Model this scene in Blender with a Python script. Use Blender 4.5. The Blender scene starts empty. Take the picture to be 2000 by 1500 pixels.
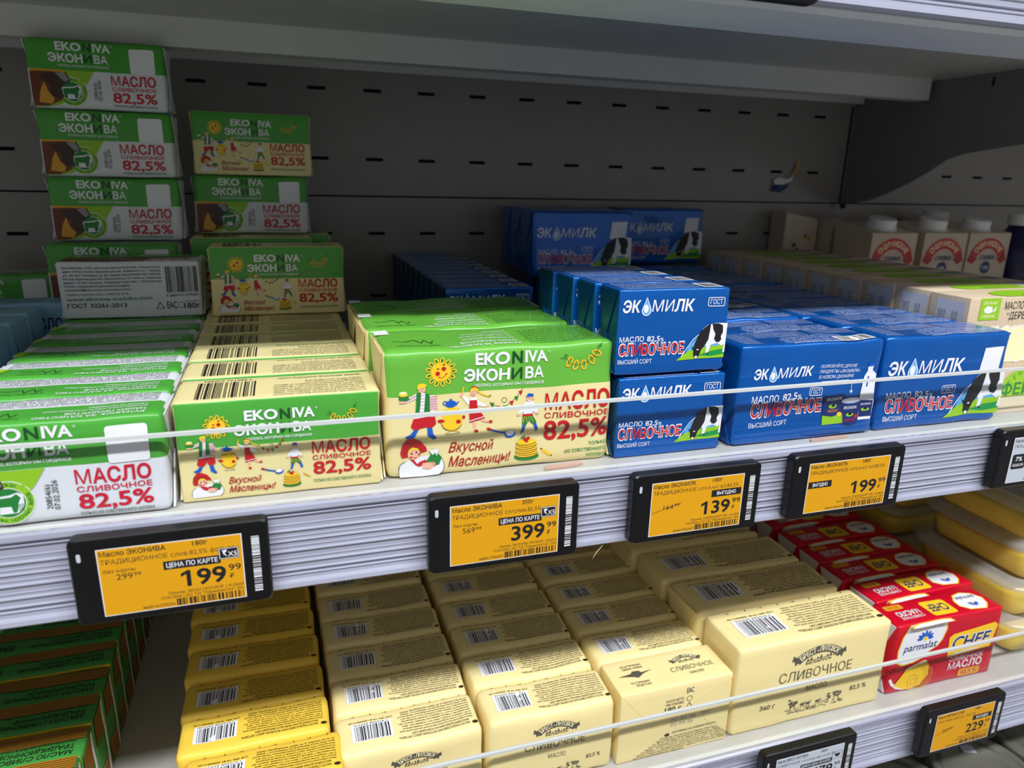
import bpy, bmesh, math, random
from mathutils import Vector, Matrix, noise

# ------------------------------------------------------------------ camera, world, lights, exposure
SC = bpy.context.scene
COL = SC.collection
cam_d = bpy.data.cameras.new('camera'); cam = bpy.data.objects.new('camera', cam_d); COL.objects.link(cam)
_r = Vector((0.95273166, -0.30297766, 0.02251502)); _u = Vector((0.06355862, 0.27123458, 0.96041247)); _w = Vector((0.29709037, 0.91358434, -0.27767061))
_m = Matrix.Identity(4)
for i in range(3):
    _m[i][0] = _r[i]; _m[i][1] = _u[i]; _m[i][2] = -_w[i]
_m[0][3], _m[1][3], _m[2][3] = 0.05630619, -0.35801024, 0.16017577
cam.matrix_world = _m
cam_d.sensor_width = 36; cam_d.lens = 1385.846 / 2000 * 36
cam_d.clip_start = 0.01; cam_d.clip_end = 50
cam_d.dof.use_dof = True; cam_d.dof.focus_distance = 0.43; cam_d.dof.aperture_fstop = 10
SC.camera = cam

W = bpy.data.worlds.new('shop_ambient'); SC.world = W; W.use_nodes = True
W.node_tree.nodes['Background'].inputs[0].default_value = (0.95, 0.96, 1.0, 1)
W.node_tree.nodes['Background'].inputs[1].default_value = 0.26

def area(name, loc, target, sx, sy, power, color):
    l = bpy.data.lights.new(name, 'AREA'); l.shape = 'RECTANGLE'; l.size = sx; l.size_y = sy; l.energy = power; l.color = color
    o = bpy.data.objects.new(name, l); COL.objects.link(o); o.location = loc
    o.rotation_euler = (Vector(target) - Vector(loc)).to_track_quat('-Z', 'Y').to_euler()
    return o
# the shop's linear ceiling lamps over the aisle, in front of the case
area('ceiling_lamp_near', (0.35, -1.35, 1.95), (0.35, 0.0, 0.05), 3.4, 0.14, 108, (0.93, 0.96, 1.0))
SC.view_settings.view_transform = 'Standard'; SC.view_settings.look = 'None'
SC.view_settings.gamma = 1; SC.view_settings.exposure = 0.0
SC.view_settings.use_curve_mapping = False

# ------------------------------------------------------------------ materials
def lin(c):
    return tuple((x / 255 / 12.92 if x / 255 <= .04045 else ((x / 255 + .055) / 1.055) ** 2.4) for x in c)
MATS = {}
def mat(name, rgb, rough=.45, metal=0., bump=0., bscale=120, var=.0, coat=0., spec=.5, vscale=40):
    m = bpy.data.materials.new(name); m.use_nodes = True
    nt = m.node_tree; b = nt.nodes['Principled BSDF']
    c = lin(rgb)
    b.inputs['Base Color'].default_value = (*c, 1); b.inputs['Roughness'].default_value = rough
    b.inputs['Metallic'].default_value = metal; b.inputs['Coat Weight'].default_value = coat
    b.inputs['Specular IOR Level'].default_value = spec
    if bump or var:
        tc = nt.nodes.new('ShaderNodeTexCoord')
        if bump:
            n = nt.nodes.new('ShaderNodeTexNoise'); n.inputs['Scale'].default_value = bscale; n.inputs['Detail'].default_value = 3
            nt.links.new(tc.outputs['Object'], n.inputs['Vector'])
            bp = nt.nodes.new('ShaderNodeBump'); bp.inputs['Strength'].default_value = bump; bp.inputs['Distance'].default_value = .001
            nt.links.new(n.outputs['Fac'], bp.inputs['Height']); nt.links.new(bp.outputs['Normal'], b.inputs['Normal'])
        if var:
            n = nt.nodes.new('ShaderNodeTexNoise'); n.inputs['Scale'].default_value = vscale; n.inputs['Detail'].default_value = 4
            nt.links.new(tc.outputs['Object'], n.inputs['Vector'])
            r = nt.nodes.new('ShaderNodeValToRGB'); r.color_ramp.elements[0].position = .3; r.color_ramp.elements[1].position = .7
            r.color_ramp.elements[0].color = (*[x * (1 - var) for x in c], 1); r.color_ramp.elements[1].color = (*[min(1, x * (1 + var)) for x in c], 1)
            nt.links.new(n.outputs['Fac'], r.inputs['Fac']); nt.links.new(r.outputs['Color'], b.inputs['Base Color'])
    MATS[name] = m
    return m
for nm, rgb, kw in (
    ('white_wrap', (226, 228, 234), dict(rough=.38, bump=.12, bscale=90)),
    ('cream_wrap', (238, 222, 160), dict(rough=.36, bump=.12, bscale=90)),
    ('green_wrap', (76, 164, 58), dict(rough=.3, bump=.12, bscale=90)),
    ('lime_wrap', (104, 180, 62), dict(rough=.3, bump=.15, bscale=90)),
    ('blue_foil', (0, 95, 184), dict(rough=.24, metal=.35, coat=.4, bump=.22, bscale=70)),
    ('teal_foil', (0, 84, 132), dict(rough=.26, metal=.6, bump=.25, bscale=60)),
    ('butter_paper', (250, 230, 164), dict(rough=.5, bump=.18, bscale=60)),
    ('yellow_paper', (250, 208, 74), dict(rough=.5, bump=.18, bscale=60)),
    ('red_wrap', (206, 6, 40), dict(rough=.33, bump=.2, bscale=60)),
    ('dull_green_wrap', (66, 148, 62), dict(rough=.33, bump=.2, bscale=70)),
    ('pale_blue_wrap', (142, 190, 218), dict(rough=.4, bump=.2, bscale=70)),
    ('kraft', (212, 190, 160), dict(rough=.75, bump=.08, bscale=400, var=.07, vscale=350)),
    ('carton_board', (206, 190, 170), dict(rough=.6, var=.04)),
    ('shelf_paint', (212, 211, 207), dict(rough=.42, bump=.05, bscale=300, var=.03)),
    ('deck_paint', (190, 188, 184), dict(rough=.4, bump=.05, bscale=300, var=.05)),
    ('wall_paint', (152, 147, 141), dict(rough=.24, bump=.03, bscale=60, var=.03)),
    ('bracket_paint', (120, 122, 120), dict(rough=.45, var=.03)),
    ('rail_plastic', (166, 167, 184), dict(rough=.14, coat=.6, var=.06, vscale=25)),
    ('dark', (22, 20, 20), dict(rough=.7, var=.1)),
    ('tag_black', (15, 15, 16), dict(rough=.3, spec=.35, bump=.02, bscale=400, var=.05)),
    ('cap_white', (235, 235, 235), dict(rough=.35, var=.01)),
    ('navy_plastic', (18, 24, 74), dict(rough=.3, var=.05)),
    ('butter_yellow', (246, 212, 86), dict(rough=.5, var=.05)),
    ('tin_grey', (126, 124, 112), dict(rough=.36, metal=.4, bump=.05, var=.05)),
    ('straw', (190, 170, 120), dict(rough=.7, var=.1)),
    ('card_scrap', (196, 160, 146), dict(rough=.8, var=.1)),
    # inks
    ('white', (240, 240, 244), dict(rough=.4)), ('black', (28, 27, 30), dict(rough=.45)), ('grey', (150, 150, 156), dict(rough=.45)),
    ('ink_red', (200, 24, 34), dict(rough=.4)), ('ink_crimson', (205, 20, 52), dict(rough=.4)), ('ink_dkred', (172, 34, 30), dict(rough=.4)),
    ('ink_green', (32, 128, 52), dict(rough=.4)), ('ink_dkgreen', (18, 76, 34), dict(rough=.4)), ('ink_lime', (150, 202, 34), dict(rough=.4)),
    ('ink_yellow', (252, 206, 40), dict(rough=.4)), ('ink_blue', (20, 92, 196), dict(rough=.4)), ('ink_navy', (24, 44, 104), dict(rough=.4)),
    ('ink_skin', (246, 186, 160), dict(rough=.4)), ('ink_gold', (226, 160, 40), dict(rough=.35)), ('ink_brown', (112, 52, 14), dict(rough=.4)),
    ('ink_sky', (92, 176, 236), dict(rough=.4)), ('ink_dkbrown', (62, 42, 24), dict(rough=.4)), ('ink_steel', (92, 86, 76), dict(rough=.45)),
    ('ink_pale', (190, 206, 240), dict(rough=.4)), ('ink_meadow', (20, 150, 72), dict(rough=.4)), ('ink_orange', (236, 128, 24), dict(rough=.4)),
    ('ink_cream', (250, 240, 190), dict(rough=.45)), ('screen_yellow', (228, 162, 0), dict(rough=.5)), ('screen_grey', (196, 202, 212), dict(rough=.5)),
    ('label_grey', (206, 208, 214), dict(rough=.5)), ('ink_bronze', (168, 124, 36), dict(rough=.35)), ('ink_maroon', (150, 26, 34), dict(rough=.5)),
):
    mat(nm, rgb, **kw)

def clear_mat(name, tint, refl, rough=.03):
    m = bpy.data.materials.new(name); m.use_nodes = True; nt = m.node_tree
    for n in list(nt.nodes): nt.nodes.remove(n)
    out = nt.nodes.new('ShaderNodeOutputMaterial'); mix = nt.nodes.new('ShaderNodeMixShader')
    t = nt.nodes.new('ShaderNodeBsdfTransparent'); t.inputs[0].default_value = (*tint, 1)
    g = nt.nodes.new('ShaderNodeBsdfGlossy'); g.inputs['Roughness'].default_value = rough
    f = nt.nodes.new('ShaderNodeFresnel'); f.inputs[0].default_value = refl
    tc = nt.nodes.new('ShaderNodeTexCoord'); n = nt.nodes.new('ShaderNodeTexNoise'); n.inputs['Scale'].default_value = 8
    bp = nt.nodes.new('ShaderNodeBump'); bp.inputs['Strength'].default_value = .05; bp.inputs['Distance'].default_value = .002
    nt.links.new(tc.outputs['Object'], n.inputs['Vector']); nt.links.new(n.outputs['Fac'], bp.inputs['Height']); nt.links.new(bp.outputs['Normal'], g.inputs['Normal'])
    geo = nt.nodes.new('ShaderNodeNewGeometry'); mu = nt.nodes.new('ShaderNodeMath'); mu.operation = 'SUBTRACT'; mu.use_clamp = True
    nt.links.new(f.outputs[0], mu.inputs[0]); nt.links.new(geo.outputs['Backfacing'], mu.inputs[1]); nt.links.new(mu.outputs[0], mix.inputs[0]); nt.links.new(t.outputs[0], mix.inputs[1]); nt.links.new(g.outputs[0], mix.inputs[2])
    nt.links.new(mix.outputs[0], out.inputs[0]); MATS[name] = m
clear_mat('acrylic', (.985, .99, .99), 1.35)
clear_mat('tub_clear', (.955, .96, .95), 1.45, .12)
def hazy_mat(name, rgb, k):
    clear_mat(name, (.95, .95, .94), 1.45, .1); nt = MATS[name].node_tree; out = [n for n in nt.nodes if n.type == 'OUTPUT_MATERIAL'][0]; src = out.inputs[0].links[0].from_socket
    d = nt.nodes.new('ShaderNodeBsdfPrincipled'); d.inputs['Base Color'].default_value = (*lin(rgb), 1); d.inputs['Roughness'].default_value = .15
    mx = nt.nodes.new('ShaderNodeMixShader'); mx.inputs[0].default_value = k; nt.links.new(src, mx.inputs[1]); nt.links.new(d.outputs[0], mx.inputs[2]); nt.links.new(mx.outputs[0], out.inputs[0])
hazy_mat('lid_clear', (222, 224, 220), .34)
m = mat('acrylic_edge', (206, 208, 206), rough=.35, bump=.1, bscale=200)

# ------------------------------------------------------------------ object helpers
def link(o, parent=None):
    COL.objects.link(o)
    if parent is not None: o.parent = parent
    return o
def mesh_obj(name, verts, faces, mats, fm=None, parent=None, smooth=False):
    me = bpy.data.meshes.new(name); me.from_pydata(verts, [], faces)
    for x in mats: me.materials.append(MATS[x])
    if fm: me.polygons.foreach_set('material_index', fm)
    if smooth: me.polygons.foreach_set('use_smooth', [True] * len(me.polygons))
    me.update()
    return link(bpy.data.objects.new(name, me), parent)
def tag(o, label=None, cat=None, group=None, kind=None):
    if label: o['label'] = label
    if cat: o['category'] = cat
    if group: o['group'] = group
    if kind: o['kind'] = kind
    return o
def empty(name, loc, label, cat, group=None):
    o = bpy.data.objects.new(name, None); o.empty_display_size = .01; COL.objects.link(o); o.location = loc
    return tag(o, label, cat, group)
def box_data(x0, x1, y0, y1, z0, z1, base=0):
    v = [(x0, y0, z0), (x1, y0, z0), (x1, y1, z0), (x0, y1, z0), (x0, y0, z1), (x1, y0, z1), (x1, y1, z1), (x0, y1, z1)]
    f = [(0, 3, 2, 1), (4, 5, 6, 7), (0, 1, 5, 4), (1, 2, 6, 5), (2, 3, 7, 6), (3, 0, 4, 7)]
    return v, [tuple(i + base for i in q) for q in f]
def boxes(name, lst, m, parent=None):
    V = []; F = []
    for b in lst:
        v, f = box_data(*b, base=len(V)); V += v; F += f
    return mesh_obj(name, V, F, [m], parent=parent)
def extrude_x(name, prof, x0, x1, m, parent=None, smooth=False):
    n = len(prof); V = [(x0, y, z) for y, z in prof] + [(x1, y, z) for y, z in prof]
    F = [(i, (i + 1) % n, n + (i + 1) % n, n + i) for i in range(n)] + [tuple(range(n - 1, -1, -1)), tuple(range(n, 2 * n))]
    return mesh_obj(name, V, F, [m], parent=parent, smooth=smooth)
def rrect(x0, y0, x1, y1, r, n=4):
    pts = []
    for cx, cy, a in ((x1 - r, y0 + r, -90), (x1 - r, y1 - r, 0), (x0 + r, y1 - r, 90), (x0 + r, y0 + r, 180)):
        for k in range(n + 1):
            t = math.radians(a + 90 * k / n); pts.append((cx + r * math.cos(t), cy + r * math.sin(t)))
    return pts
def loft(name, rings, m, parent=None, cap0=True, cap1=True, smooth=True):
    n = len(rings[0]); V = [p for r in rings for p in r]; F = []
    for k in range(len(rings) - 1):
        for i in range(n):
            j = (i + 1) % n; F.append((k * n + i, k * n + j, (k + 1) * n + j, (k + 1) * n + i))
    if cap0: F.append(tuple(range(n - 1, -1, -1)))
    if cap1: F.append(tuple((len(rings) - 1) * n + i for i in range(n)))
    return mesh_obj(name, V, F, [m], parent=parent, smooth=smooth)

# ------------------------------------------------------------------ glyphs and flat print
from mathutils.geometry import interpolate_bezier, tessellate_polygon
GL = {}
_cu = bpy.data.curves.new('t', 'FONT'); _cu.size = 1; _ob = bpy.data.objects.new('t', _cu); COL.objects.link(_ob)
_dg = bpy.context.evaluated_depsgraph_get()
def _area(p): return sum(p[i][0] * p[(i + 1) % len(p)][1] - p[(i + 1) % len(p)][0] * p[i][1] for i in range(len(p))) / 2
def _inside(q, p):
    r = False; x, y = q; j = len(p) - 1
    for i in range(len(p)):
        if (p[i][1] > y) != (p[j][1] > y) and x < (p[j][0] - p[i][0]) * (y - p[i][1]) / (p[j][1] - p[i][1]) + p[i][0]: r = not r
        j = i
    return r
def glyph(s, bold=0, shear=0, res=2):
    """outline letters, each contour filled on its own so overlapping strokes stay solid"""
    k = (s, bold, shear, res)
    if k in GL: return GL[k]
    _cu.body = s; _cu.shear = shear; _ob.update_tag(); bpy.context.view_layer.update(); cs = []
    cv = _ob.to_curve(bpy.context.evaluated_depsgraph_get(), apply_modifiers=False)
    for sp in cv.splines:
        bp = sp.bezier_points; n = len(bp); pts = []
        for i in range(n):
            a_, b_ = bp[i], bp[(i + 1) % n]
            straight = abs((a_.handle_right - a_.co).cross(b_.co - a_.co).length) < 1e-6 and abs((b_.handle_left - b_.co).cross(b_.co - a_.co).length) < 1e-6
            if straight: pts.append((a_.co.x, a_.co.y))
            else: pts += [(q.x, q.y) for q in interpolate_bezier(a_.co, a_.handle_right, b_.handle_left, b_.co, res + 2)[:-1]]
        q = [pts[0]]
        for p in pts[1:]:
            if math.hypot(p[0] - q[-1][0], p[1] - q[-1][1]) > 1e-5: q.append(p)
        if len(q) > 2: cs.append(q)
    _ob.to_curve_clear()
    if not cs: GL[k] = ([], [], 0, .3); return GL[k]
    ar_ = [_area(c) for c in cs]; bx = [(min(p[0] for p in c), max(p[0] for p in c), min(p[1] for p in c), max(p[1] for p in c)) for c in cs]
    def parent_of(i):
        for j, c in enumerate(cs):
            if j != i and ar_[j] * ar_[i] < 0 and bx[j][0] <= bx[i][0] and bx[j][1] >= bx[i][1] and bx[j][2] <= bx[i][2] and bx[j][3] >= bx[i][3] and all(_inside(q, c) for q in cs[i]): return j
        return -1
    par = [parent_of(i) for i in range(len(cs))]
    def grow(ci, d):
        c = cs[ci]; n = len(c); o = []; sg = (1 if ar_[ci] > 0 else -1) * (1 if par[ci] < 0 else -1)
        for i in range(n):
            p0, p1, p2 = c[i - 1], c[i], c[(i + 1) % n]
            n1 = (p1[1] - p0[1], p0[0] - p1[0]); n2 = (p2[1] - p1[1], p1[0] - p2[0]); l1 = math.hypot(*n1) or 1; l2 = math.hypot(*n2) or 1
            nx, ny = n1[0] / l1 + n2[0] / l2, n1[1] / l1 + n2[1] / l2; L = math.hypot(nx, ny) or 1; m_ = min(1.6, 2 / max(L, .5)); o.append((p1[0] + sg * d * nx / L * m_, p1[1] + sg * d * ny / L * m_))
        return o
    V = []; F = []
    for i in range(len(cs)):
        if par[i] >= 0: continue
        hs = [j for j in range(len(cs)) if par[j] == i]; best = None
        for q in (1, .93, .85, .78, .7, .6, .5, .35, 0) if bold else (1,):
            lp = [grow(j, bold * q) if bold * q else cs[j] for j in [i] + hs]; want = abs(_area(lp[0])) - sum(abs(_area(h)) for h in lp[1:])
            loops = [[Vector((x, y, 0)) for x, y in l] for l in lp]; pv = [(p.x, p.y) for l in loops for p in l]; tf = []; got = 0
            for t in tessellate_polygon(loops):
                t = tuple(t); (x1, y1), (x2, y2), (x3, y3) = pv[t[0]], pv[t[1]], pv[t[2]]; ar = (x2 - x1) * (y3 - y1) - (x3 - x1) * (y2 - y1); got += abs(ar) / 2
                if abs(ar) > 1e-9: tf.append(t if ar > 0 else t[::-1])
            err = abs(got - want) / max(want, 1e-6)
            if best is None or err < best[0] - .01: best = (err, pv, tf)
            if err < .035: break
        b_ = len(V); V += best[1]; F += [tuple(b_ + x for x in t) for t in best[2]]
    GL[k] = (V, F, min(v[0] for v in V), max(v[0] for v in V)); return GL[k]
CAP = max(v[1] for v in glyph('H', 0)[0])

def micro_glyph(s):
    # small print: the same letters at the lowest curve resolution
    return glyph(s, .01, 0, 1)

class Print:
    """flat ink on one pack: coordinates in mm on a face, layered a few hundredths of a mm proud"""
    def __init__(s, W_, T_, H_, disp=None):
        s.W, s.T, s.H = W_, T_, H_; s.disp = disp; s.parts = {}; s.part = 'front_print'; s.face = 'front'; s.xf = None
    def to(s, part, face): s.part, s.face = part, face; return s
    def put(s, pts, faces, m, layer=0):
        d = s.parts.setdefault(s.part, dict(v=[], f=[], m=[], mats=[]))
        if m not in d['mats']: d['mats'].append(m)
        mi = d['mats'].index(m); off = .00030 + .00005 * layer; b = len(d['v']); W_, T_, H_ = s.W, s.T, s.H
        for (u, v) in pts:
            if s.xf: u, v = s.xf(u, v)
            u *= .001; v *= .001
            if s.face == 'front': p = Vector((u, 0, v)); n = Vector((0, -1, 0))
            elif s.face == 'top': p = Vector((W_ - u, T_ - v, H_)); n = Vector((0, 0, 1))
            elif s.face == 'topn': p = Vector((u, v, H_)); n = Vector((0, 0, 1))
            elif s.face == 'left': p = Vector((0, T_ - u, v)); n = Vector((-1, 0, 0))
            elif s.face == 'right': p = Vector((W_, u, v)); n = Vector((1, 0, 0))
            if s.disp: p = p + s.disp(p)
            d['v'].append(tuple(p + n * off))
        for q in faces:
            d['f'].append(tuple(b + i for i in q)); d['m'].append(mi)
    def cut(s, pts, m, layer):
        # large flat ink areas are cut on a 6 mm grid so they follow the soft wrapper
        us = [p[0] for p in pts]; vs = [p[1] for p in pts]
        if not s.disp or max(max(us) - min(us), max(vs) - min(vs)) < 9 or s.xf: s.put(pts, [tuple(range(len(pts)))], m, layer); return
        bm = bmesh.new(); bm.faces.new([bm.verts.new((u, v, 0)) for u, v in pts])
        bmesh.ops.triangulate(bm, faces=bm.faces[:])
        for ax, lo, hi in ((0, min(us), max(us)), (1, min(vs), max(vs))):
            g = math.floor(lo / 6) * 6 + 6
            while g < hi:
                bmesh.ops.bisect_plane(bm, geom=bm.verts[:] + bm.edges[:] + bm.faces[:], plane_co=(g if ax == 0 else 0, g if ax else 0, 0), plane_no=(1 - ax, ax, 0)); g += 6
        bm.verts.index_update(); s.put([(v.co.x, v.co.y) for v in bm.verts], [tuple(v.index for v in (f.verts if f.normal.z >= 0 else reversed(f.verts[:]))) for f in bm.faces], m, layer); bm.free()
    def poly(s, pts, m, layer=0):
        a = sum(pts[i][0] * pts[(i + 1) % len(pts)][1] - pts[(i + 1) % len(pts)][0] * pts[i][1] for i in range(len(pts)))
        if a < 0: pts = pts[::-1]
        s.cut(pts, m, layer)
    def rect(s, u0, v0, u1, v1, m, layer=0): s.cut([(u0, v0), (u1, v0), (u1, v1), (u0, v1)], m, layer)
    def rr(s, u0, v0, u1, v1, r, m, layer=0): s.poly(rrect(u0, v0, u1, v1, r, 3), m, layer)
    def frame(s, u0, v0, u1, v1, r, w, m, layer=0):
        a = rrect(u0, v0, u1, v1, r, 3); b = rrect(u0 + w, v0 + w, u1 - w, v1 - w, max(r - w, .05), 3); n = len(a)
        s.put(a + b, [(i, (i + 1) % n, n + (i + 1) % n, n + i) for i in range(n)], m, layer)
    def ell(s, cx, cy, rx, ry, m, layer=0, n=18, rot=0):
        c, d = math.cos(rot), math.sin(rot)
        s.poly([(cx + rx * math.cos(t) * c - ry * math.sin(t) * d, cy + rx * math.cos(t) * d + ry * math.sin(t) * c) for t in [2 * math.pi * i / n for i in range(n)]], m, layer)
    def ring(s, cx, cy, rx, ry, w, m, layer=0, n=20, rot=0, a0=0, a1=2 * math.pi):
        c, d = math.cos(rot), math.sin(rot); P = []
        for k in (0, w):
            for i in range(n + 1):
                t = a0 + (a1 - a0) * i / n; x = (rx - k) * math.cos(t); y = (ry - k) * math.sin(t); P.append((cx + x * c - y * d, cy + x * d + y * c))
        s.put(P, [(i, i + 1, n + 2 + i, n + 1 + i) for i in range(n)], m, layer)
    def line(s, pts, w, m, layer=0):
        for (a, b), (c, d) in zip(pts, pts[1:]):
            L = math.hypot(c - a, d - b) or 1; nx, ny = -(d - b) / L * w / 2, (c - a) / L * w / 2; ex, ey = (c - a) / L * w * .3, (d - b) / L * w * .3
            s.put([(a - nx - ex, b - ny - ey), (c - nx + ex, d - ny + ey), (c + nx + ex, d + ny + ey), (a + nx - ex, b + ny - ey)], [(0, 1, 2, 3)], m, layer)
    def text(s, t, u0, v0, w, h, m, layer=1, bold=.012, shear=0, res=2):
        vs, fs, x0, x1 = glyph(t, bold, shear, res); sy = h / CAP; sx = w / (x1 - x0) if w else sy
        s.put([(u0 + (x - x0) * sx, v0 + y * sy) for x, y in vs], fs, m, layer)
    def micro(s, t, u0, v0, w, h, m, layer=1): s.text(t, u0, v0, w, h, m, layer, .012, 0, 1)
    def vtext(s, t, u0, v0, w, h, m, layer=1, bold=.01):   # reads upward
        vs, fs, x0, x1 = glyph(t, bold, 0, 1); sy = h / CAP; sx = w / (x1 - x0)
        s.put([(u0 - y * sy, v0 + (x - x0) * sx) for x, y in vs], fs, m, layer)
    def arct(s, t, cx, cy, R, a0, a1, h, m, layer=1, bold=.02, wid=1.):
        n = len(t)
        for i, ch in enumerate(t):
            if ch == ' ': continue
            a = math.radians(a0 + (a1 - a0) * (i + .5) / n); th = a - math.pi / 2 if a1 < a0 else a + math.pi / 2
            vs, fs, x0, x1 = glyph(ch, bold); k = h / CAP; mx = (x0 + x1) / 2; c, d = math.cos(th), math.sin(th)
            s.put([(cx + R * math.cos(a) + (x - mx) * k * wid * c - y * k * d, cy + R * math.sin(a) + (x - mx) * k * wid * d + y * k * c) for x, y in vs], fs, m, layer)
    def bars(s, u0, v0, u1, v1, m, layer=1, seed=3, vert=False, n=46):
        r = random.Random(seed); x = 0; seq = []
        for i in range(n): seq.append(r.choice((1, 1, 2, 3)));
        tot = sum(seq); L = (v1 - v0) if vert else (u1 - u0); pos = 0
        for i, k in enumerate(seq):
            a = pos / tot * L; b = (pos + k) / tot * L; pos += k
            if i % 2 == 0:
                if vert: s.rect(u0, v0 + a, u1, v0 + b, m, layer)
                else: s.rect(u0 + a, v0, u0 + b, v1, m, layer)
    def para(s, lines, u0, v1, w, lh, h, m, layer=1, last=.6):
        for i, t in enumerate(lines):
            s.micro(t, u0, v1 - (i + 1) * lh, w * (last if i == len(lines) - 1 else 1), h, m, layer)
    def build(s, parent):
        for nm, d in s.parts.items():
            mesh_obj(nm, d['v'], d['f'], d['mats'], d['m'], parent=parent)

def scaled(P, ax, ay, ox, oy, k):
    P.xf = (lambda u, v: (ox + (u - ax) * k, oy + (v - ay) * k))

# ------------------------------------------------------------------ wrapper bodies
def make_disp(seed, amp, f=38.):
    o = Vector((seed * 3.17, seed * 1.31, seed * 7.7))
    return lambda p: noise.noise_vector(p * f + o) * amp + noise.noise_vector(p * f * 2.1 + o) * amp * .35
def wrapper(name, W_, T_, H_, r, base, cuts=(), color=None, disp=None, step=.005, taper=0.):
    """soft-cornered block; cuts are (axis, value) extra edge loops, color(face, x, y, z) picks a material"""
    dims = (W_, T_, H_); ax = []
    for a in range(3):
        L = dims[a]; n = max(2, int((L - 2 * r) / step)); c = [0, r * .35, r] + [r + (L - 2 * r) * i / n for i in range(1, n)] + [L - r, L - r * .35, L]
        c += [v for (k, v) in cuts if k == a]; ax.append(sorted(set(round(x, 6) for x in c)))
    V = []; F = []; FM = []; mats = [base]; idx = {}
    def vert(x, y, z):
        k = (x, y, z)
        if k in idx: return idx[k]
        p = Vector(k); q = Vector([min(max(p[i], r), dims[i] - r) for i in range(3)]); d = p - q
        if d.length > 1e-9: p = q + d.normalized() * min(r, d.length * 1.0 if sum(abs(t) > 1e-9 for t in d) == 1 else r)
        if disp: p = p + disp(Vector(k))
        V.append(tuple(p)); idx[k] = len(V) - 1; return idx[k]
    for a in range(3):
        b, c = [(1, 2), (2, 0), (0, 1)][a]
        for side in (0, 1):
            fixed = dims[a] * side; fixed = round(fixed, 6) if side else 0
            fixed = ax[a][-1] if side else ax[a][0]
            fname = [('left', 'right'), ('front', 'back'), ('bottom', 'top')][a][side]
            for i in range(len(ax[b]) - 1):
                for j in range(len(ax[c]) - 1):
                    q = []
                    for (ii, jj) in ((i, j), (i + 1, j), (i + 1, j + 1), (i, j + 1)):
                        k = [0, 0, 0]; k[a] = fixed; k[b] = ax[b][ii]; k[c] = ax[c][jj]; q.append(vert(*k))
                    if not side: q = q[::-1]
                    F.append(tuple(q)); m = base
                    if color:
                        k = [0, 0, 0]; k[a] = fixed; k[b] = (ax[b][i] + ax[b][i + 1]) / 2; k[c] = (ax[c][j] + ax[c][j + 1]) / 2
                        m = color(fname, *k) or base
                    if m not in mats: mats.append(m)
                    FM.append(mats.index(m))
    return mesh_obj(name, V, F, mats, FM, smooth=True)
def end_fold(parent, W_, T_, H_, m, right=False):
    """envelope fold of the wrapper's end: two thin triangular flaps lapped over the side"""
    x = W_ + .0002 if right else -.0002; s = 1 if right else -1; t = .0006 * s; e = .0015
    V = []; F = []
    for tri in (((e, H_ - e), (T_ - e, H_ - e), (T_ * .5, H_ * .42)), ((e, e), (T_ - e, e), (T_ * .5, H_ * .5))):
        b = len(V)
        V += [(x, y, z) for y, z in tri] + [(x + t, y, z) for y, z in tri]
        F += [(b, b + 1, b + 2), (b + 5, b + 4, b + 3)] + [(b + i, b + (i + 1) % 3, b + 3 + (i + 1) % 3, b + 3 + i) for i in range(3)]
        t *= 1.5
    return mesh_obj('end_fold', V, F, [m], parent=parent)

# ------------------------------------------------------------------ pack artwork
ADDR = ['Изготовитель: ООО «ЭкоНива Молоко Воронеж». Юридический', 'адрес: 397926, Россия, Воронежская обл., Бобровский р-н, г. Бобров,', 'ул. 60 лет Октября, д. 20. Адрес производства: 396252,',
        'Россия, Воронежская обл., Аннинский р-н, пгт. Анна, ул. Советская', 'адрес: 461637, Россия, Оренбургская обл., г. Бугуруслан', 'Отзывы и предложения присылайте по адресу:']
ING = ['Масло сладкосливочное несоленое традиционное массовой долей жира', 'высший сорт. Состав: пастеризованные сливки. Пищевая ценность', 'в 100 г продукта: жир 82,5 г, белки 0,6 г, углеводы 0,8 г. Дата', 'производства и годен до указаны на упаковке. Хранить при',
       'температуре от 0 до 5 °C и влажности не более 90 процентов.', 'После вскрытия упаковки хранить не более 15 суток. ГОСТ 32261-2013']

def logo_eko(P, u, v, k=1.):
    # latin line over cyrillic line, the N of both darker; units: upper line 44.5 x 6.6 at scale 1
    P.text('EKO', u + 7.0 * k, v + 9.9 * k, 21.0 * k, 6.5 * k, 'white', 2, .035)
    P.text('N', u + 29.3 * k, v + 9.9 * k, 6.4 * k, 6.5 * k, 'ink_dkgreen', 2, .03)
    P.text('IVA', u + 37.2 * k, v + 9.9 * k, 14.3 * k, 6.5 * k, 'white', 2, .035)
    P.text('ЭКОН', u, v, 28.3 * k, 6.5 * k, 'white', 2, .035)
    P.text('И', u + 29.3 * k, v, 6.4 * k, 6.5 * k, 'ink_dkgreen', 2, .03)
    P.text('ВА', u + 37.4 * k, v, 11.3 * k, 6.5 * k, 'white', 2, .035)
    P.text('МОЛОКО, КОТОРЫМ МЫ ГОРДИМСЯ', u + 7.0 * k, v - 3.9 * k, 42 * k, 1.7 * k, 'white', 2, .015)
    P.ring(u + 52.6 * k, v + 15.8 * k, .7 * k, .7 * k, .22 * k, 'white', 2, 8)

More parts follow.
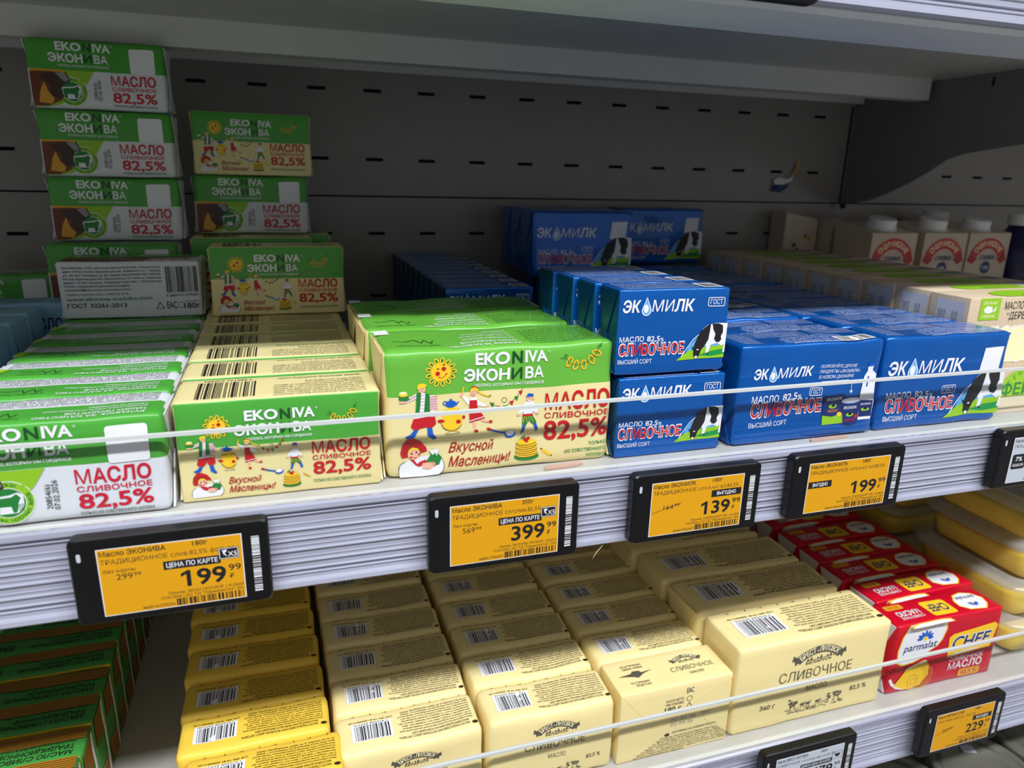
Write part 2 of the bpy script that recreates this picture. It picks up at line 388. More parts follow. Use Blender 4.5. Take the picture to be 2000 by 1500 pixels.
def fig_sun(P):   # about 30.3, 59.8
    for i in range(13):
        a = 2 * math.pi * i / 13
        P.ell(30.3 + 6.5 * math.cos(a), 59.8 + 6.5 * math.sin(a), 2.1, 1.35, 'ink_yellow', 1, 10, a)
        P.ell(30.3 + 6.7 * math.cos(a), 59.8 + 6.7 * math.sin(a), 1.2, .65, 'ink_green', 2, 8, a)
    P.ell(30.3, 59.8, 5.4, 5.4, 'ink_yellow', 3, 22)
    P.ell(28.4, 58.9, 1.3, 1.3, 'ink_red', 4); P.ell(31.8, 61.5, 1.3, 1.3, 'ink_red', 4)
    for x, y in ((28.6, 61.7), (31.9, 64.0)): P.ell(x, y, .8, .35, 'ink_dkbrown', 5, 8)
    P.line([(28.6, 57.2), (29.8, 56.3), (31.4, 56.4), (32.9, 57.8)], .4, 'ink_red', 4)
    P.ell(33.2, 58.3, .6, .5, 'ink_red', 4, 8)
def fig_man(P):
    P.poly([(17.3, 46.2), (11.2, 44.0), (11.0, 45.8), (17.6, 49.4)], 'white', 1)
    P.poly([(23, 47.5), (27, 47.4), (28.6, 43.5), (27.6, 38.4), (24.6, 38), (24, 42)], 'white', 1)
    for i in range(6):
        P.line([(12 + i * 1.0, 44.6 + i * .35), (12 + i * 1.0, 46.1 + i * .5)], .22, 'ink_crimson', 2); P.line([(24.2 + i * .7, 39), (24.2 + i * .7, 46.8)], .22, 'ink_crimson', 2)
        P.line([(24.4, 39.5 + i * 1.4), (28.2, 39.5 + i * 1.4)], .22, 'ink_crimson', 2)
    P.line([(11.3, 45), (17.2, 47.8)], .25, 'ink_crimson', 2)
    P.poly([(17.0, 49.2), (19, 49), (20.3, 48.2), (21.6, 49), (24, 48.2), (24.2, 38.2), (16.2, 36.8)], 'ink_green', 3)
    P.poly([(19.6, 49), (21.8, 49), (20.8, 37.4), (18.4, 37.2)], 'white', 4)
    for i in range(6): P.line([(18.8, 38.6 + i * 1.8), (21.2, 38.8 + i * 1.8)], .2, 'ink_crimson', 5)
    P.poly([(16, 36.6), (26, 37), (26.6, 35.6), (15.6, 35)], 'white', 2)
    P.ell(20, 51.2, 1.9, 2.2, 'ink_skin', 4, 14); P.ell(20, 53.2, 2.4, 1.3, 'ink_yellow', 5, 12); P.ell(18.2, 52.3, .8, 1.1, 'ink_yellow', 5, 8)
    P.ell(19.4, 51.4, .25, .3, 'ink_navy', 5, 6); P.ell(20.6, 51.5, .25, .3, 'ink_navy', 5, 6); P.line([(19.4, 50.2), (20.6, 50.2)], .25, 'ink_red', 5)
    P.poly([(15.4, 35.2), (27.0, 36), (28.0, 31), (25.6, 28.6), (22.4, 29.6), (21.4, 32.4), (19.8, 29.2), (16.4, 28), (14, 30.4)], 'ink_red', 3)
    P.poly([(15.8, 28.4), (18.6, 28.8), (16.4, 24.4), (13.6, 22.8), (10.9, 24.6), (14, 26)], 'ink_blue', 2)
    P.poly([(23.2, 29), (26, 28.6), (26.6, 25), (28.6, 22.2), (26.8, 21.4), (23.6, 24)], 'ink_blue', 2)
    P.ell(10.0, 46.6, 3.0, 1.5, 'ink_green', 4, 14); P.ell(9.8, 48.6, 2.6, 1.0, 'ink_yellow', 5, 12); P.ell(9.8, 49.7, 2.2, .8, 'ink_cream', 6, 12); P.ell(9.2, 44.6, 1.9, .8, 'ink_skin', 3, 10)
    P.ell(26, 36.2, 1.5, .9, 'ink_skin', 4, 10)
def fig_samovar(P):
    P.ell(35.8, 41.6, 3.2, 1.9, 'ink_blue', 2, 16); P.poly([(38.4, 41.6), (40.6, 43.2), (40.2, 42.2), (39, 40.4)], 'ink_blue', 2); P.ell(35.6, 43.8, .8, .7, 'ink_blue', 2, 8)
    P.ring(32.6, 42.3, 1.5, 1.3, .5, 'ink_blue', 2, 10)
    P.ell(36.6, 38.6, 4.4, .8, 'ink_yellow', 2, 14); P.ell(36.6, 31.6, 5.7, 5.9, 'ink_yellow', 1, 22); P.poly([(31.6, 36.6), (41.6, 37), (42, 31), (31, 31)], 'ink_yellow', 1)
    P.line([(31.4, 37.2), (36.5, 37.8), (41.8, 37.4)], .35, 'ink_dkgreen', 3); P.ring(36.6, 31.6, 5.8, 6, .3, 'ink_dkgreen', 3, 14, 0, math.radians(190), math.radians(330))
    P.ell(30.6, 32.2, 2.0, 1.0, 'ink_red', 3, 10, -.2); P.ell(40, 30.8, 1.4, 1.3, 'ink_red', 3, 10); P.ell(43.2, 33.4, .9, 1.1, 'ink_red', 3, 8)
    P.line([(33.4, 24.6), (35.4, 25.6), (38.4, 25.4), (40.4, 24.8)], .45, 'ink_yellow', 2); P.line([(33.0, 23.6), (40.6, 23.9)], .3, 'ink_dkgreen', 3)
def fig_girl(P):
    P.poly([(47, 43), (42.6, 46.0), (41.8, 45.0), (45.6, 40.4), (47.2, 40)], 'white', 1); P.poly([(50.8, 42.4), (56.4, 39), (55.6, 37.8), (50, 39.6)], 'white', 1)
    P.ell(41.8, 46.0, 1, 1.2, 'ink_skin', 2, 8); P.line([(42, 47), (42.4, 50)], .7, 'ink_yellow', 2); P.ell(56.8, 38.2, 1, .7, 'ink_skin', 2, 8)
    P.poly([(46.6, 42.8), (50.8, 42.4), (51, 38.6), (55.4, 31.4), (46.4, 29.6), (46.6, 37)], 'ink_red', 3)
    P.poly([(47.2, 44.2), (50.6, 44), (50.8, 42.4), (46.8, 42.6)], 'white', 4); P.line([(46.6, 30.6), (54.8, 32.4)], .5, 'white', 4)
    P.ell(48.6, 46.9, 1.8, 2.1, 'ink_skin', 4, 12); P.poly([(46.4, 47.2), (46.8, 49.6), (49, 50.2), (51, 49), (51.2, 46.6), (49.8, 48.4)], 'ink_yellow', 5); P.line([(46.7, 49.4), (49, 50.3), (51, 49.2)], .6, 'ink_red', 6)
    P.ell(48, 47.2, .25, .3, 'ink_navy', 5, 6); P.ell(49.3, 47.2, .25, .3, 'ink_navy', 5, 6); P.line([(47.8, 45.9), (49.2, 45.9)], .3, 'ink_red', 5)
    P.line([(51, 47.4), (53.4, 45.6), (56, 44.6), (58, 43.6)], .8, 'ink_yellow', 4); P.line([(57.6, 43.8), (58.8, 44.4)], .6, 'ink_green', 5)
    P.poly([(48.4, 30), (50, 30.2), (50, 25.6), (51.2, 24), (48.8, 23.6), (48.6, 26)], 'ink_skin', 2); P.ell(49.9, 24.2, 1.3, .9, 'ink_red', 3, 8)
    P.poly([(53, 31.4), (54.4, 31), (58.6, 29.6), (58.6, 28.4), (53.6, 29.6)], 'ink_skin', 2); P.ell(58.7, 29.2, 1.2, .9, 'ink_red', 3, 8)
def fig_flags(P):
    pts = [(58.4, 40.4), (61, 38.4), (64.4, 37.4), (68, 38.0), (72.2, 41), (75, 44), (77.2, 47.6)]
    P.line(pts, .25, 'ink_dkgreen', 1); P.ring(66.6, 41.2, 1.6, 1.5, .25, 'ink_dkgreen', 1, 12)
    for i, (a, b) in enumerate(((59.4, 39.6), (63.2, 37.7), (66.8, 37.8), (70.6, 39.9), (73.4, 42.4), (75.8, 45.6))):
        P.poly([(a - 1.2, b + .3), (a + 1.3, b + .3), (a + .4, b - 2.5)], ('ink_green', 'ink_red')[i % 2], 2)
def fig_boy(P):
    P.poly([(78.6, 38.6), (83.2, 39), (86.8, 33), (85.6, 31.6), (83.4, 33), (83.2, 30.8), (78.2, 30.4), (78, 33), (75.8, 31.2), (74.4, 32.4)], 'white', 1)
    P.ell(75.2, 31.6, 1.1, .8, 'ink_skin', 2, 8); P.ell(86.2, 31.6, 1.1, .8, 'ink_skin', 2, 8); P.rect(77.6, 30.2, 83.6, 31.6, 'ink_red', 3)
    P.ell(81.2, 40.4, 1.8, 1.9, 'ink_skin', 3, 12); P.poly([(79, 41.6), (83.6, 41.8), (83.4, 43.6), (80.4, 44)], 'ink_blue', 4); P.ell(83.4, 40.8, .7, 1, 'ink_yellow', 4, 8); P.line([(80.4, 39.4), (82, 39.4)], .4, 'white', 4)
    P.ell(80.6, 40.8, .25, .3, 'ink_navy', 4, 6); P.ell(81.9, 40.8, .25, .3, 'ink_navy', 4, 6)
    P.poly([(77.8, 30.4), (83.6, 30.4), (86, 26.6), (84.4, 25), (81.4, 27.6), (79.8, 24.6), (77.6, 25.4)], 'ink_green', 2)
    for i in range(4): P.line([(78.6 + i * 1.3, 30), (78.4 + i * 1.9, 26.8)], .25, 'ink_yellow', 3)
    P.poly([(77.8, 25.6), (79.6, 25), (78.8, 21.4), (76.4, 20.4), (77.4, 22.4)], 'ink_blue', 2); P.poly([(84.2, 25.6), (85.8, 26.2), (87.2, 22.4), (86, 20.8), (85.2, 22.4)], 'ink_blue', 2)
def fig_spoon(P):
    P.line([(58.6, 24.2), (63, 22.6), (67.2, 21.6)], 1.1, 'ink_blue', 2); P.ell(57.6, 24.6, 1.6, .9, 'ink_red', 3, 10, -.3); P.ell(70.2, 20.8, 3.4, 2.1, 'ink_blue', 2, 14, .1); P.ell(70.2, 21.6, 2.7, 1.6, 'white', 3, 14, .1)
def fig_pancakes(P):
    P.ell(80.3, 6.4, 7.4, 2.5, 'ink_green', 1, 20)
    for i in range(7): P.ell(80.2 + (i % 2) * .5, 7.6 + i * 1.25, 6.5 - .1 * i, 2.0, 'ink_brown', 2 + i, 18); P.ell(80.2 + (i % 2) * .5, 7.95 + i * 1.25, 6.4 - .1 * i, 1.9, 'ink_yellow', 2.6 + i, 18)
    P.ell(79.4, 17.0, 1.1, 1.1, 'ink_red', 11, 10); P.ell(81.4, 17.4, 1.1, 1.1, 'ink_red', 11, 10); P.ell(80.6, 15.8, .9, .9, 'ink_red', 11, 10); P.ell(78.2, 18.4, 1.6, .7, 'ink_green', 12, 10, .5)
def fig_pin(P):
    P.line([(90.2, 9.6), (94.6, 6.8)], 1.7, 'ink_yellow', 1); P.line([(88.8, 10.8), (96, 6)], .5, 'ink_dkbrown', 1)
def fig_woman(P):
    P.poly([(12.6, 23.6), (15.6, 23.4), (19.6, 21.6), (22.8, 17.6), (23.2, 15.4), (20, 17), (13, 12.8), (9.2, 12.2), (8.2, 15), (9, 19.4), (11, 22)], 'ink_red', 2)
    P.poly([(11.4, 21.4), (18.6, 19.6), (20.6, 16), (17.2, 17.6), (12.4, 14.6), (10.4, 14.2), (10, 17.6)], 'ink_dkred', 3)
    P.ell(15.8, 14.6, 3.4, 3.7, 'ink_skin', 4, 16, -.3); P.poly([(12.8, 13.6), (12.9, 17), (15, 18.6), (18, 17.8), (19.2, 15.6), (16, 17.2), (14, 16.2)], 'ink_yellow', 5)
    P.ell(14.6, 14.8, .55, .6, 'ink_navy', 6, 8); P.ell(17.2, 15.4, .55, .6, 'ink_navy', 6, 8); P.ell(14.2, 12.6, .7, .6, 'ink_red', 6, 8); P.ell(18.6, 14, .7, .6, 'ink_red', 6, 8); P.line([(15.4, 12.2), (16.4, 11.9), (17.2, 12.6)], .4, 'ink_red', 6)
    P.poly([(12.4, 10.6), (16.4, 11.4), (20, 12.4), (27, 13.2), (30.6, 11.2), (32.2, 7.4), (31.6, 3.6), (29, 1.2), (20, .8), (7.4, .8), (6.8, 4), (8, 8)], 'white', 1)
    P.poly([(13.6, 11), (15.4, 11.2), (18.4, 6.6), (22.6, 8.8), (22, 10.6), (18.6, 9.4), (16.6, 7.4)], 'ink_red', 5)
    P.ring(11.8, 4.6, 5.2, 5.6, .3, 'ink_navy', 2, 10, 0, math.radians(100), math.radians(200)); P.ring(24.6, 6.2, 7.6, 7.4, .3, 'ink_navy', 2, 12, 0, math.radians(-50), math.radians(60))
    P.poly([(24.2, 15.6), (29.6, 15.8), (28.8, 13.6), (31, 11), (29.2, 7), (24.4, 6.4), (22.2, 9.6), (25, 13.2)], 'ink_green', 6); P.poly([(24.2, 15.8), (29.6, 16), (29, 14.2), (28.2, 12), (27.4, 14), (26, 12.8), (25, 14.2)], 'white', 7)
    P.poly([(20, 8.6), (26.6, 9.0), (27.4, 7.4), (24.4, 5), (20.2, 5.4)], 'ink_skin', 8)
    for i in range(4): P.line([(24.2 + i * .6, 8.6 - i * .7), (27.2, 8.8 - i * .8)], .2, 'ink_red', 9)
def fig_rings(P):
    pts = [(99.2, 64.0), (101.6, 63.6), (103.6, 65.0), (102.4, 66.2), (101.8, 65.0), (105.5, 60.4), (110, 58.8), (115, 59.4), (119.8, 62.6), (122.2, 66.4), (122.0, 69.6), (123.6, 70.6), (124, 69.2), (122.6, 68.8), (124.8, 72.6)]
    P.line(pts, .25, 'ink_dkgreen', 3)
    for x, y, r in ((105.2, 61.2, -.5), (109.4, 58.8, -.25), (114.4, 58.6, .1), (119.0, 61.4, .5), (121.8, 65.2, 1.2)):
        P.ring(x, y, 1.9, 3.2, .95, 'ink_gold', 1, 14, r); P.ring(x - .15, y + .15, 1.8, 3.1, .6, 'ink_yellow', 2, 14, r)

def price_block(P, u, v, w, h1, h2, h3, g1, red='ink_red', last='ink_green', one=True):
    """МАСЛО / СЛИВОЧНОЕ / 82,5% stacked from the bottom of the percentage"""
    P.text('82,5%', u, v, w, h3, red, 2, .022); P.text('СЛИВОЧНОЕ', u, v + h3 + g1, w, h2, red, 2, .012); P.text('МАСЛО', u, v + h3 + h2 + 2 * g1, w, h1, red, 2, .028)

def art_folk_big(P):
    P.to('front_print', 'front'); logo_eko(P, 42.5, 53.5, .95)
    for f in (fig_sun, fig_man, fig_samovar, fig_girl, fig_flags, fig_boy, fig_spoon, fig_pancakes, fig_pin, fig_woman, fig_rings): f(P)
    P.text('Вкусной', 34.5, 13.0, 25.5, 5.2, 'ink_dkred', 2, .012, .35); P.text('Масленицы!', 34.3, 4.8, 36.6, 5.4, 'ink_dkred', 2, .012, .35)
    price_block(P, 90.6, 16.0, 39.8, 9.6, 3.1, 10.2, 1.9)
    P.text('ТОЛЬКО', 118.6, 10.4, 11.6, 1.9, 'ink_green', 2); P.text('ИЗ СОБСТВЕННОГО', 103.8, 6.7, 26.4, 1.9, 'ink_green', 2); P.text('МОЛОКА', 117.6, 3.1, 12.6, 1.9, 'ink_green', 2)
    P.to('top_print', 'top')
    for i in range(10): P.micro(ING[i % 6], 4, 46 - i * 3.6, 46 if i != 9 else 30, 1.5, 'ink_dkgreen')
    for i, t in enumerate(('РУЧАЮСЬ ЗА КАЧЕСТВО', 'НАШИХ ПРОДУКТОВ', 'МЫ НАЗЫВАЕМ МОЛОКОМ', 'ТО, ЧТО ДЕЙСТВИТЕЛЬНО', 'ПОЛЕЗНО, НАТУРАЛЬНО', 'И ВКУСНО')):
        P.text(t, 56, 45 - i * 6.2, (40, 33, 30, 30, 28, 14)[i], (3.2, 3.2, 2.2, 2.2, 2.2, 2.2)[i], 'white', 1, .012)
    P.line([(102, 30), (104, 36), (107, 28), (109, 34), (112, 27), (118, 31), (124, 29)], .6, 'ink_dkgreen'); P.micro('Штефан Дюрр, президент', 100, 40, 24, 1.6, 'ink_dkgreen')
    P.rect(124, 1, 132, 12, 'white', 1)
def art_folk_small(P):
    P.to('front_print', 'front'); logo_eko(P, 26.6, 33.8, .76)
    for f, (ax, ay), (ox, oy), k in ((fig_sun, (30.3, 59.8), (18.7, 39.3), .74), (fig_man, (20, 36), (12.2, 23.8), .62), (fig_samovar, (36.6, 31.6), (23.2, 20.8), .62), (fig_girl, (49, 38), (32.3, 24.5), .60),
                                     (fig_flags, (67, 39), (44.0, 26.0), .6), (fig_boy, (81, 32), (54.8, 20.4), .62), (fig_spoon, (66, 22), (44, 13.6), .62), (fig_pancakes, (80.3, 10), (52.6, 7.2), .62), (fig_pin, (92, 8.6), (60.0, 9.4), .5),
                                     (fig_woman, (19, 10), (12, 8), .58), (fig_rings, (112, 62), (79, 40.8), .62)):
        scaled(P, ax, ay, ox, oy, k); f(P)
    P.xf = None
    P.text('Вкусной', 22.2, 8.6, 15.8, 3.2, 'ink_dkred', 2, .012, .35); P.text('Масленицы!', 22.2, 3.8, 22.4, 3.4, 'ink_dkred', 2, .012, .35)
    price_block(P, 63.6, 9.4, 29.6, 6.0, 2.3, 6.6, 1.4); P.text('ТОЛЬКО ИЗ СОБСТВЕННОГО МОЛОКА', 63.2, 4.7, 29.8, 1.5, 'ink_green', 2)
    P.to('top_print', 'top')
    P.bars(61, 8, 90, 33, 'black', 1, 5); P.micro('4 660141 570204', 63, 4.2, 24, 1.8, 'black')
    for i, t in enumerate(ADDR[:6] + ['contact@ekoniva-moloko.com', 'Телефон горячей линии: 8 800 550 07 06']): P.micro(t, 6, 33 - i * 3.1, 46 if i < 6 else 30, 1.35, 'black')
    P.text('www.ekoniva-moloko.com', 6, 5.2, 44, 2.2, 'ink_green', 1)
def cow_badge(P, cx, cy, r):
    P.ell(cx, cy, r, r, 'white', 1, 28); P.ell(cx, cy, r * .96, r * .96, 'ink_lime', 2, 28); P.ell(cx, cy, r * .68, r * .68, 'white', 3, 26); P.ell(cx, cy, r * .65, r * .65, 'ink_green', 4, 26)
    P.arct('ПОЛЬЗА', cx, cy, r * .74, 116, 64, r * .15, 'ink_green', 3, .03, .9); P.arct('НАТУРАЛЬНЫХ МОЛОЧНЫХ ЖИРОВ', cx, cy, r * .9, 172, 388, r * .14, 'ink_green', 3, .03, .9)
    k = r / 12.
    P.poly([(cx - 7 * k, cy + 3.4 * k), (cx + 1 * k, cy + 4.2 * k), (cx + 4.4 * k, cy + 5.4 * k), (cx + 7 * k, cy + 4 * k), (cx + 7 * k, cy - 2 * k), (cx + 4 * k, cy - 5.8 * k), (cx - 4 * k, cy - 6 * k), (cx - 7.2 * k, cy - 2 * k)], 'white', 5)
    P.poly([(cx - 6.6 * k, cy + 2.4 * k), (cx + 1.6 * k, cy + 3 * k), (cx + 4 * k, cy + 4.6 * k), (cx + 5.8 * k, cy + 2.4 * k), (cx + 4.4 * k, cy - .4 * k), (cx + 3.4 * k, cy - 5.4 * k), (cx + 1.8 * k, cy - 5.4 * k), (cx + 1.2 * k, cy - 2 * k), (cx - 3.8 * k, cy - 2 * k), (cx - 4.2 * k, cy - 5.2 * k), (cx - 5.8 * k, cy - 5.2 * k), (cx - 6.8 * k, cy - 1 * k)], 'ink_green', 6)
    for i in range(4): P.line([(cx + (3.5 + i) * k, cy - 4.6 * k), (cx + (4.5 + i * .7) * k, cy - 1.0 * k)], .35 * k, 'ink_green', 6)
def art_farm(P):
    """white and green pack: meadow photo left, badge, red price block"""
    P.to('front_print', 'front'); logo_eko(P, 16.6 + 9, 33.4, .77) if False else logo_eko(P, 15.4, 33.9, .85)
    P.rr(72, 27.6, 90, 46, 1.6, 'white', 3)
    P.poly([(2, .8), (2, 28), (46, 28), (41, 20), (33, 10), (20, 2.5), (10, .8)], 'ink_lime', 1)
    P.poly([(2, 1.2), (2, 27.6), (26, 27.6), (30, 17), (22, 6), (12, 1.4)], 'ink_brown', 2); P.poly([(8, 24), (18, 26), (28, 23), (29, 15), (22, 7), (14, 9), (15, 17), (10, 20)], 'ink_dkbrown', 3)
    P.poly([(2, 27.6), (2, 25.8), (14, 26.4), (26, 26), (26, 27.6)], 'ink_gold', 3); P.poly([(6, 4), (8, 13), (11, 19), (13, 12), (17, 7), (15, 3)], 'ink_gold', 4); P.poly([(19, 25.5), (25, 26), (28, 21), (25, 19)], 'grey', 4)
    cow_badge(P, 29.5, 12.4, 10.8)
    P.vtext('07.02.2026', 49.6, 6.6, 15, 2.3, 'black', 2, 0); P.vtext('20854(6)', 46.6, 7.0, 12.6, 2.3, 'black', 2, 0)
    price_block(P, 57.2, 5.8, 32.4, 6.8, 2.6, 7.2, 1.5, 'ink_crimson'); P.text('ТОЛЬКО ИЗ СОБСТВЕННОГО МОЛОКА', 57.2, 2.4, 32.4, 1.5, 'ink_dkgreen', 2)
    P.to('top_print', 'top')
    for i in range(8): P.micro(ING[i % 6], 5, 14.6 - 0 - i * 1.75 + 1.2, 86, .95, 'black')
    P.text('РУЧАЮСЬ ЗА КАЧЕСТВО', 8, 34, 46, 2.6, 'white', 1, .012); P.text('НАШИХ ПРОДУКТОВ', 8, 29.6, 34, 2.6, 'white', 1, .012)
    P.micro('МЫ НАЗЫВАЕМ МОЛОКОМ ТОЛЬКО ТО, ЧТО НАТУРАЛЬНО, ПОЛЕЗНО', 8, 25.6, 44, 1.5, 'white'); P.micro('И ВКУСНО ПО-НАСТОЯЩЕМУ', 8, 22.4, 26, 1.5, 'white')
    P.line([(62, 27), (64, 31), (66, 25), (69, 31), (71, 26), (76, 28), (82, 26.4)], .5, 'ink_dkgreen'); P.micro('Штефан Дюрр, президент', 60, 33, 22, 1.2, 'ink_dkgreen')
    P.poly([(88, 18), (97, 18), (97, 30), (92, 27)], 'ink_lime')
def art_farm_side(P):
    """the same pack lying on its back: address side to the front"""
    P.to('front_print', 'front')
    for i, t in enumerate(ADDR + ['contact@ekoniva-moloko.com']): P.micro(t, 4, 37.6 - i * 2.7, 66 if i < 5 else 44, 1.35, 'black')
    P.micro('Телефон горячей линии: 8 800 550 07 06', 4, 18, 42, 1.2, 'ink_green')
    P.text('www.ekoniva-moloko.com', 4, 13.8, 58, 2.6, 'ink_green', 1); P.text('ГОСТ 32261-2013', 4, 8.6, 40, 3, 'ink_dkgreen', 1, .018)
    P.bars(73, 19, 95, 38.6, 'black', 1, 9); P.micro('4 660141 570204', 72, 15.8, 23, 1.8, 'black')
    P.text('EAC', 72, 6.6, 7, 5.4, 'ink_dkgreen', 1, .01); P.text('МАССА НЕТТО', 85, 11, 10, 1.2, 'ink_dkgreen'); P.text('180г', 84, 6.2, 11.6, 4, 'ink_dkgreen', 1, .02)
    P.ring(82, 9, 2.2, 2.4, .3, 'ink_dkgreen'); P.line([(64.4, 6.8), (70, 6.8), (67.2, 11.4), (64.4, 6.8)], .5, 'ink_dkgreen')
    P.to('top_print', 'topn'); scaled(P, 0, 0, 0, 2, .98); P.rect(2, 2, 60, 26, 'ink_brown', 1); P.rect(2, 27, 96, 49, 'green_wrap', 0); logo_eko(P, 20, 34, .8)
    P.text('МАСЛО', 60, 18, 32, 6, 'ink_crimson', 2, .02); P.text('82,5%', 60, 6, 32, 7, 'ink_crimson', 2, .02); P.xf = None

def cow(P, u, v, k):
    """grazing cow with meadow; local box about 33 x 22 (the small pack's lower right corner)"""
    def t(L): return [(u + (a - 39) * k, v + (b - 7) * k) for a, b in L]
    P.poly(t([(45, 9.5), (46.8, 14.5), (50, 18.4), (53, 21.4), (56, 20.4), (56, 12), (71.8, 12), (71.8, 17), (62, 17.4), (55, 14), (49, 13)]), 'ink_sky', 1); P.line(t([(42.6, 9), (45.8, 14), (49.6, 19.2), (53, 22)]), .5 * k, 'white', 2)
    P.poly(t([(39.2, 7.1), (47, 12.4), (56, 14.4), (71.8, 15.2), (71.8, 7.4), (55, 7.6)]), 'ink_lime', 2); P.poly(t([(54, 9.6), (60, 11.6), (71.8, 12.8), (71.8, 9.6), (62, 8.8)]), 'ink_meadow', 3)
    P.poly(t([(52.8, 21.9), (55, 25), (58.2, 27.6), (64.6, 28.6), (71.9, 28.2), (71.9, 16), (69.4, 14.6), (66, 16.4), (61.6, 15.6), (60.4, 10.6), (58.6, 10.6), (58.6, 15.0), (57, 15.6)]), 'white', 4)
    P.poly(t([(71.9, 20), (71.9, 10.4), (70.6, 10.6), (70.8, 14)]), 'white', 4)
    P.poly(t([(60.6, 28.2), (58.2, 27.4), (54.6, 24.6), (52.6, 21.6), (50.8, 16.8), (50.0, 14.2), (48.6, 15.2), (50.2, 12.6), (50.6, 9.4), (51.6, 7.8), (53.4, 7.8), (54.6, 10), (55.4, 13), (57.4, 15.2), (59.6, 19), (60.2, 23.8)]), 'black', 5)
    P.poly(t([(61.6, 28.2), (65.6, 28.4), (68.8, 27), (69.4, 23), (68.2, 20.4), (68.8, 18.4), (67.2, 16.8), (65, 17.2), (63.6, 19), (64.2, 22), (62.4, 25)]), 'black', 5)
    P.ell(*t([(52.4, 8.6)])[0], 1.0 * k, .8 * k, 'white', 6, 8); P.ell(*t([(53, 13)])[0], .8 * k, .4 * k, 'white', 6, 6); P.line(t([(59.4, 10.6), (60.6, 10.6)]), .8 * k, 'black', 6)
def logo_milk(P, u, v, w, h, sh=0.0):
    """ЭК, drop, МИЛК"""
    P.text('ЭК', u, v, w * .245, h, 'white', 2, .028, sh); P.text('МИЛК', u + w * .40, v, w * .6, h, 'white', 2, .028, sh)
    cx = u + w * .325; r = w * .066
    for q, m_, l in ((1, 'white', 2), (.8, 'ink_sky', 3)):
        P.poly([(cx, v + h * 1.35 * (q * .5 + .5))] + [(cx + r * q * math.cos(t), v + h * .12 + r * q * math.sin(t)) for t in [math.radians(a) for a in range(20, -201, -20)]], m_, l)
    P.ell(cx - r * .1, v + h * .3, r * .5, r * .8, 'white', 4, 12)
def gost(P, u, v, w, h):
    P.frame(u, v, u + w, v + h, 1.1, .45, 'white', 2); P.text('ГОСТ', u + w * .14, v + h * .24, w * .72, h * .52, 'white', 2, .005)
def slivoch(P, u, v, w, h):
    P.text('СЛИВОЧНОЕ', u - .35, v - .35, w + .7, h + .7, 'white', 2, .055); P.text('СЛИВОЧНОЕ', u, v, w, h, 'ink_red', 3, .02)
def blue_top(P, W_, T_, seed=1, code=True):
    k = T_ / 40.
    P.to('top_print', 'top')
    for i in range(6): P.micro(ING[i], 24 if i > 3 else 6, (34 - i * 2.6) * k, W_ * (.42 if i > 3 else .62), 1.5 * k, 'ink_pale')
    P.frame(5, 5 * k, W_ * .36, 18 * k, 1, .35, 'ink_pale'); P.frame(W_ * .42, 4 * k, W_ * .8, 20 * k, 1, .35, 'ink_pale')
    for i in range(4): P.micro(ADDR[i], 7, (14.4 - i * 2.7) * k, W_ * .28, 1.3 * k, 'ink_pale'); P.micro(ING[5 - i], W_ * .44, (16 - i * 3) * k, W_ * .34, 1.6 * k, 'ink_pale')
    for i in range(9): P.micro(ADDR[i % 6], W_ * .83, (33 - i * 3.3) * k, W_ * .13, 1.6 * k, 'ink_pale')
    P.text('МАСЛО СЛАДКО-СЛИВОЧНОЕ ТРАДИЦИОННОЕ', 10, 36 * k, W_ * .55, 1.7 * k, 'white', 1)
def art_blue_small(P):
    P.to('front_print', 'front'); logo_milk(P, 2.6, 36.4, 46.4, 6.4, .12); gost(P, 57.8, 38.6, 11.4, 5.4)
    P.text('МАСЛО', 1.9, 19.4, 15.6, 2.9, 'white', 2, .012); P.text('82,5', 19.6, 19.4, 8.4, 2.9, 'white', 2, .016); P.text('%', 28.4, 19.4, 2.1, 1.9, 'white', 2)
    slivoch(P, 2.0, 11.9, 42, 5.7); P.text('ВЫСШИЙ СОРТ', 1.6, 6.7, 22, 2.3, 'white', 2, .002); cow(P, 39.2, 7.1, 1.)
    P.to('top_print', 'top')
    for i in range(6): P.micro(ING[i], 22, 24 - i * 3.4, 44, 1.5, 'ink_pale')
    P.frame(20, 3, 68, 26, 1, .35, 'ink_pale'); P.rect(4, 10, 17, 25, 'white'); P.bars(5, 12, 16, 24, 'black', 2, 4, False, 30)
